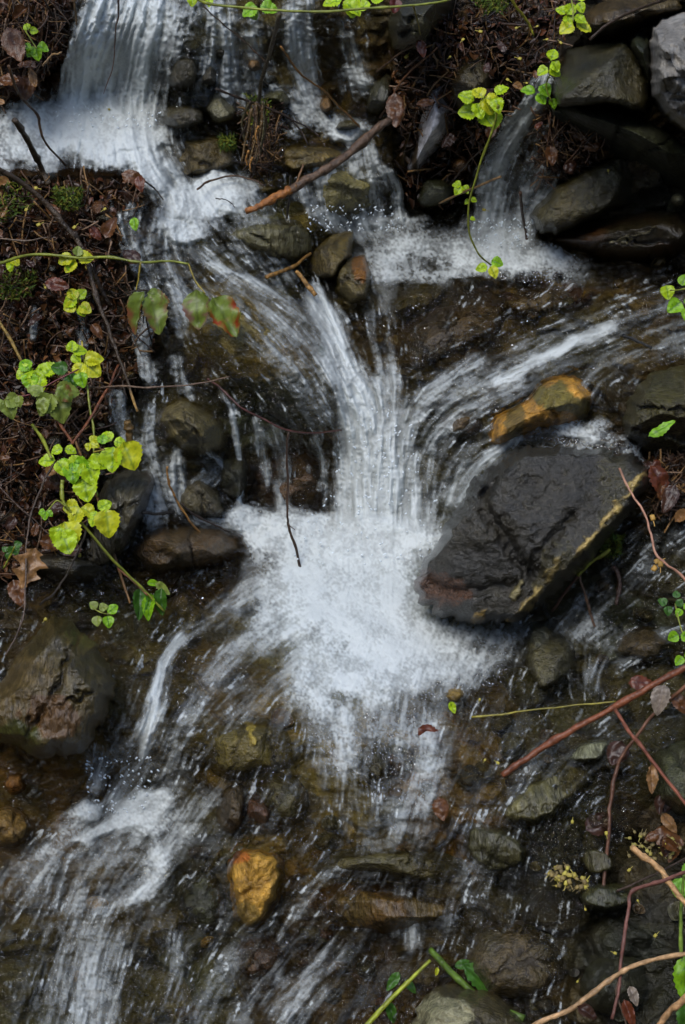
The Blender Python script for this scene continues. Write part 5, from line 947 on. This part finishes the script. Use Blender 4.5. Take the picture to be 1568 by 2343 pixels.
# --- yellow bud scales and catkin bits
def speck(px, py, size, seed, label, group, lift=.03, col=(.55, .46, .05), name='bud_scale', cat='bud scale'):
    rs = np.random.default_rng(seed); z = float(Z(px, py)) + lift; m = metres(px, py, z); b = at(px, py, z); V, F = [], []
    x, y, zz = frame_at(rs.uniform(0, 360)); s = size * m
    ring = 8
    for r_, h_ in ((0.0, .55), (.5, .45), (.85, .1), (.6, -.35)):
        for k in range(ring):
            a = 6.283 * k / ring; q = r_ * (1 + .25 * rs.random() + (.35 if k % 2 else 0)); V.append(b + s * .5 * (x * math.cos(a) * q + y * math.sin(a) * q * 1.2 + zz * h_))
    for j in range(3):
        for k in range(ring): F.append((j * ring + k, j * ring + (k + 1) % ring, (j + 1) * ring + (k + 1) % ring, (j + 1) * ring + k))
    st = len(V); e = b - y * s * 1.6; w_ = x * s * .09
    V += [b - w_, b + w_, e + w_ * .6, e - w_ * .6]; F.append((st, st + 1, st + 2, st + 3))
    C = np.tile(np.array(col), (len(V), 1)) * (.75 + .5 * rs.random((len(V), 1)))
    return tag(obj(name, mesh_from(name, V, F, {'tint': C}, loc=b), M_SPECK, loc=Vector(b)), label, cat, group)
rs_ = random.Random(77)
YB = ('small yellow bud scale fallen on the wet bank', 'yellow bud scales')
for i, (x, y) in enumerate([(1100, 72), (1182, 64), (1252, 90), (1190, 134), (1206, 190), (1284, 98), (1150, 210), (1162, 182), (1392, 390), (1108, 480), (240, 478), (82, 430), (250, 250), (88, 514), (104, 658), (108, 1478), (104, 1416), (182, 1270), (1250, 1240), (1340, 1730), (1322, 2245), (1388, 1906), (1408, 2180), (1522, 1930), (1340, 2080), (1110, 1738), (1098, 1600), (1140, 1745), (1310, 1880), (1440, 1990), (1460, 2060), (1500, 2140), (200, 612), (155, 800), (60, 480), (170, 520), (1030, 130), (1060, 90), (1230, 60), (930, 130)]): speck(x, y, rs_.uniform(5, 9), 600 + i, YB[0], YB[1], col=(.4, .33, .05))
speck(1061, 1247, 20, 650, 'yellow star shaped flower bit stuck on the large dark boulder', None, .11, (.6, .42, .02), 'flower', 'flower')
for i in range(46):
    a = rs_.random() * 6.283; q = rs_.random() ** .5; speck(1300 + 44 * q * math.cos(a), 2012 + 30 * q * math.sin(a) + .25 * 44 * q * math.cos(a), rs_.uniform(7, 12), 700 + i, 'yellow brown catkin flower in the small heap on the dark shore', 'catkin heap', .02 + .03 * (1 - q), rs_.choice([(.34, .27, .05), (.22, .16, .05), (.42, .36, .06), (.15, .11, .04)]), 'catkin_flower', 'catkin')
for i in range(30): speck(rs_.gauss(1500, 36), rs_.gauss(1935, 16), rs_.uniform(6, 10), 760 + i, 'dull yellow catkin flower strewn near the tan stick', 'strewn catkins', .02, rs_.choice([(.26, .22, .05), (.18, .14, .05), (.34, .3, .07)]), 'catkin_flower', 'catkin')
# red and white sliver on the boulder
V_, F_ = tube(at(np.array([1053, 1052, 1052.]), np.array([1192, 1204, 1218.]), float(Z(1052, 1240)) + .12 + np.array([.0, -.005, -.01])), [.003, .0032, .0022], 6)
tag(obj('plastic_sliver', mesh_from('plastic_sliver', V_, F_, {'tint': np.array([(.75, .7, .68)] * 6 + [(.6, .015, .03)] * 12)}, loc=V_[0]), M_SPECK, loc=Vector(V_[0])), 'tiny red and white sliver on the large dark boulder', 'litter')

# --- orange buds on the pinkish shoot, moss, ferns
for i, (x, y) in enumerate([(1504, 1284), (1498, 1300), (1512, 1290), (1494, 1184)]): speck(x, y, 13, 820 + i, 'orange brown bud on the pinkish thorny shoot', 'buds on the pinkish shoot', .17, (.42, .24, .05), 'bud', 'bud')

# ------------------------------------------------------------------ loose stuff: litter, roots, moss
def scatter_stuff(name, label, regions, n, maker, mat, seed):
    rs = np.random.default_rng(seed); V, F, C = [], [], []; got = 0
    while got < n:
        poly = regions[int(rs.integers(len(regions)))]; xs = [q[0] for q in poly]; ys = [q[1] for q in poly]
        x, y = rs.uniform(min(xs), max(xs)), rs.uniform(min(ys), max(ys))
        if not inside(np.array(x), np.array(y), poly): continue
        v, f, c = maker(x, y, rs); o0 = len(V); V += list(v); F += [tuple(q + o0 for q in g) for g in f]; C += list(c); got += 1
    return tag(obj(name, mesh_from(name, V, F, {'tint': np.array(C)}), mat), label, kind='stuff')
def mk_leafbit(x, y, rs):
    z = float(Z(x, y)) + rs.uniform(-.035, .012); b = at(x, y, z); L = rs.uniform(.006, .020) * (1.5 if rs.random() < .1 else 1); W_ = L * rs.uniform(.3, .8)
    a = rs.normal(size=3); a[2] -= .2; a /= np.linalg.norm(a); nrm = rs.normal(size=3) * .8 + np.array([0, -.5, .8]); xx = np.cross(a, nrm); xx /= np.linalg.norm(xx); nn = np.cross(xx, a); cv = rs.uniform(-.5, .8)
    P = []
    for t, wv in ((0, .2), (.35, 1), (.7, .8), (1, .15)):
        for u in (-1, 0, 1): P.append(b + a * L * (t - .5) + xx * u * W_ * .5 * wv + nn * (cv * L * (t - .5) ** 2 + .35 * W_ * abs(u) * wv))
    f = [(r_ * 3 + i, r_ * 3 + i + 1, r_ * 3 + i + 4, r_ * 3 + i + 3) for r_ in range(3) for i in range(2)]
    c = np.array([(.10, .042, .016), (.06, .025, .012), (.14, .06, .02), (.035, .018, .01), (.075, .045, .02), (.09, .03, .012)][int(rs.integers(6))]) * rs.uniform(.35, 1.15); return P, f, np.tile(c, (12, 1))
def mk_root(x, y, rs):
    z = float(Z(x, y)) + rs.uniform(-.01, .03); b = at(x, y, z); L = rs.uniform(.015, .075); d = rs.normal(size=3) * np.array([.8, .5, .9]); d[2] -= .4; d /= np.linalg.norm(d); bend = rs.normal(size=3) * .25
    t = np.linspace(-.5, .5, 5)[:, None]; P = b + d * L * t + bend * L * (t ** 2); v, f = tube(P, np.full(5, rs.uniform(.0005, .0022)), 4)
    c = np.array([(.10, .05, .025), (.05, .028, .018), (.22, .12, .04), (.16, .10, .06), (.03, .02, .014)][int(rs.integers(5))]) * rs.uniform(.6, 1.3); return v, f, np.tile(c, (len(v), 1))
LREG = [[(-40, -60), (140, -60), (150, 120), (60, 225), (-40, 240)], [(-60, 405), (330, 410), (320, 500), (280, 600), (340, 700), (360, 800), (250, 950), (230, 1090), (165, 1290), (-60, 1330)], [(-60, 405), (330, 410), (320, 500), (280, 600), (340, 700), (360, 800), (250, 950), (230, 1090), (165, 1290), (-60, 1330)], [(900, 60), (1330, -40), (1280, 120), (1190, 250), (1080, 380), (1030, 480), (930, 470), (900, 250)], [(1220, 250), (1400, 300), (1340, 380), (1240, 430)], [(1480, 1050), (1620, 1030), (1620, 1200), (1500, 1180)]]
scatter_stuff('leaf_litter', 'sodden brown leaf crumbs matted over the banks', LREG, 13000, mk_leafbit, M_DEAD, 5)
scatter_stuff('root_fibres', 'fine roots and straw tangled over the banks', LREG + [[(560, 240), (640, 240), (630, 390), (575, 395)]], 2600, mk_root, M_BARK, 6)
def mk_moss(x, y, rs):
    z = float(Z(x, y)) + rs.uniform(.0, .05); b = at(x, y, z); L = rs.uniform(.006, .016); d = rs.normal(size=3) + np.array([0, -.4, .6]); d /= np.linalg.norm(d); s = np.cross(d, rs.normal(size=3)); s /= np.linalg.norm(s); w_ = L * .16
    c = np.array([(.07, .10, .012), (.12, .13, .014), (.04, .07, .012)][int(rs.integers(3))]) * rs.uniform(.6, 1.4); return [b - s * w_, b + s * w_, b + d * L], [(0, 1, 2)], np.tile(c, (3, 1))
scatter_stuff('moss', 'green moss tufts on stems and the bank', [[(560, 215), (625, 225), (610, 300), (570, 300)], [(1080, 0), (1170, -20), (1160, 30), (1110, 30)], [(-20, 400), (60, 410), (80, 470), (-20, 520)], [(120, 430), (190, 430), (180, 480), (130, 480)], [(-20, 620), (90, 620), (70, 680), (-20, 690)], [(1370, 1230), (1430, 1220), (1420, 1270), (1380, 1280)], [(500, 310), (540, 310), (535, 345), (500, 345)]], 2600, mk_moss, M_MOSS, 8)
# knot of rotten twigs hanging below the mossy stem
kn = plant('twig_tangle', 'tangle of rotten mossy twigs hanging below the mossy stem', 'tangle', 590, 240)
for i in range(12):
    q = random.Random(950 + i); x0 = 590 + q.uniform(-22, 26); x1 = x0 + q.uniform(-26, 20); y1 = q.uniform(300, 390)
    stick('twig', None, [(x0, 236 + q.uniform(-10, 20)), ((x0 + x1) / 2 + q.uniform(-12, 12), (236 + y1) / 2), (x1, y1)], q.uniform(4, 8), q.uniform(2, 5), q.choice([DKB, BRN, (.10, .06, .02), (.05, .04, .015)]), lift=(.09, .07), seed=960 + i, parent=kn)
for i, (x, y) in enumerate([(592, 288), (570, 344), (578, 360)]): stick('bright_splinter', None, [(x, y), (x - 6, y + 16), (x - 4, y + 34)], 5, 3, (.36, .17, .04), lift=(.10, .09), seed=980 + i, parent=kn)

# bubbles along the edge of the foam
def mk_bub(x, y, rs):
    z = float(Z(x, y)) + .014; b = at(x, y, z); r = rs.uniform(.0015, .0042) * (1.6 if rs.random() < .06 else 1); V = []; F = []
    for j in range(4):
        th = j / 3 * 1.5708
        for k in range(7): a = 6.283 * k / 7; V.append(b + r * np.array([math.cos(a) * math.cos(th), math.sin(a) * math.cos(th), math.sin(th)]))
    for j in range(3):
        for k in range(7): F.append((j * 7 + k, j * 7 + (k + 1) % 7, (j + 1) * 7 + (k + 1) % 7, (j + 1) * 7 + k))
    return V, F, np.tile((.8, .85, .9), (28, 1))
t = NT('bubble_film'); fr = t.n('Fresnel', IOR=1.45); tr = t.n('BsdfTransparent'); gl = t.n('BsdfGlossy', Roughness=.05); m_ = t.n('MixShader'); t.put(m_.inputs[0], t.math('ADD', t.math('MULTIPLY', fr.outputs[0], 1.6), .06, True)); t.put(m_.inputs[1], tr.outputs[0]); t.put(m_.inputs[2], gl.outputs[0]); M_BUB = t.done(m_.outputs[0])
scatter_stuff('foam_bubbles', 'clear bubbles at the edge of the foam', [[(1020, 1440), (1190, 1450), (1160, 1560), (1000, 1600), (940, 1600)], [(700, 1640), (980, 1620), (1020, 1750), (900, 1850), (760, 1760)], [(1150, 570), (1310, 590), (1260, 650), (1140, 640)], [(250, 330), (340, 350), (380, 400), (280, 385)], [(290, 1830), (390, 1820), (385, 1880), (300, 1880)], [(330, 1960), (385, 1950), (380, 2010), (330, 2030)], [(1250, 1000), (1470, 1020), (1450, 1045), (1280, 1020)]], 2400, mk_bub, M_BUB, 9)

# drops thrown up where the main fall lands
def mk_drop(x, y, rs):
    z = float(Z(x, y)) + .015 + abs(rs.normal()) * .022; b = at(x, y, z); r = rs.uniform(.0009, .0024); d = np.array([rs.normal() * .5, -.2, 1.0]); V = []
    for j in range(5):
        th = j / 4 * 3.1416
        for k in range(6): a = 6.283 * k / 6; V.append(b + r * (np.array([math.cos(a) * math.sin(th), math.sin(a) * math.sin(th), 0]) + d * math.cos(th) * 1.5))
    return V, [(j * 6 + k, j * 6 + (k + 1) % 6, (j + 1) * 6 + (k + 1) % 6, (j + 1) * 6 + k) for j in range(4) for k in range(6)], np.tile((.75, .82, .86), (30, 1))
scatter_stuff('spray_drops', 'white drops of spray around the landing of the falls', [[(740, 1130), (1000, 1130), (1040, 1290), (640, 1290)], [(820, 930), (960, 930), (960, 1130), (740, 1130)], [(120, 240), (370, 250), (370, 300), (100, 300)], [(1080, 500), (1220, 500), (1220, 570), (1080, 570)], [(700, 470), (920, 470), (930, 530), (700, 530)], [(190, 1730), (380, 1730), (330, 1860), (200, 1860)]], 700, mk_drop, M_SPECK, 12)
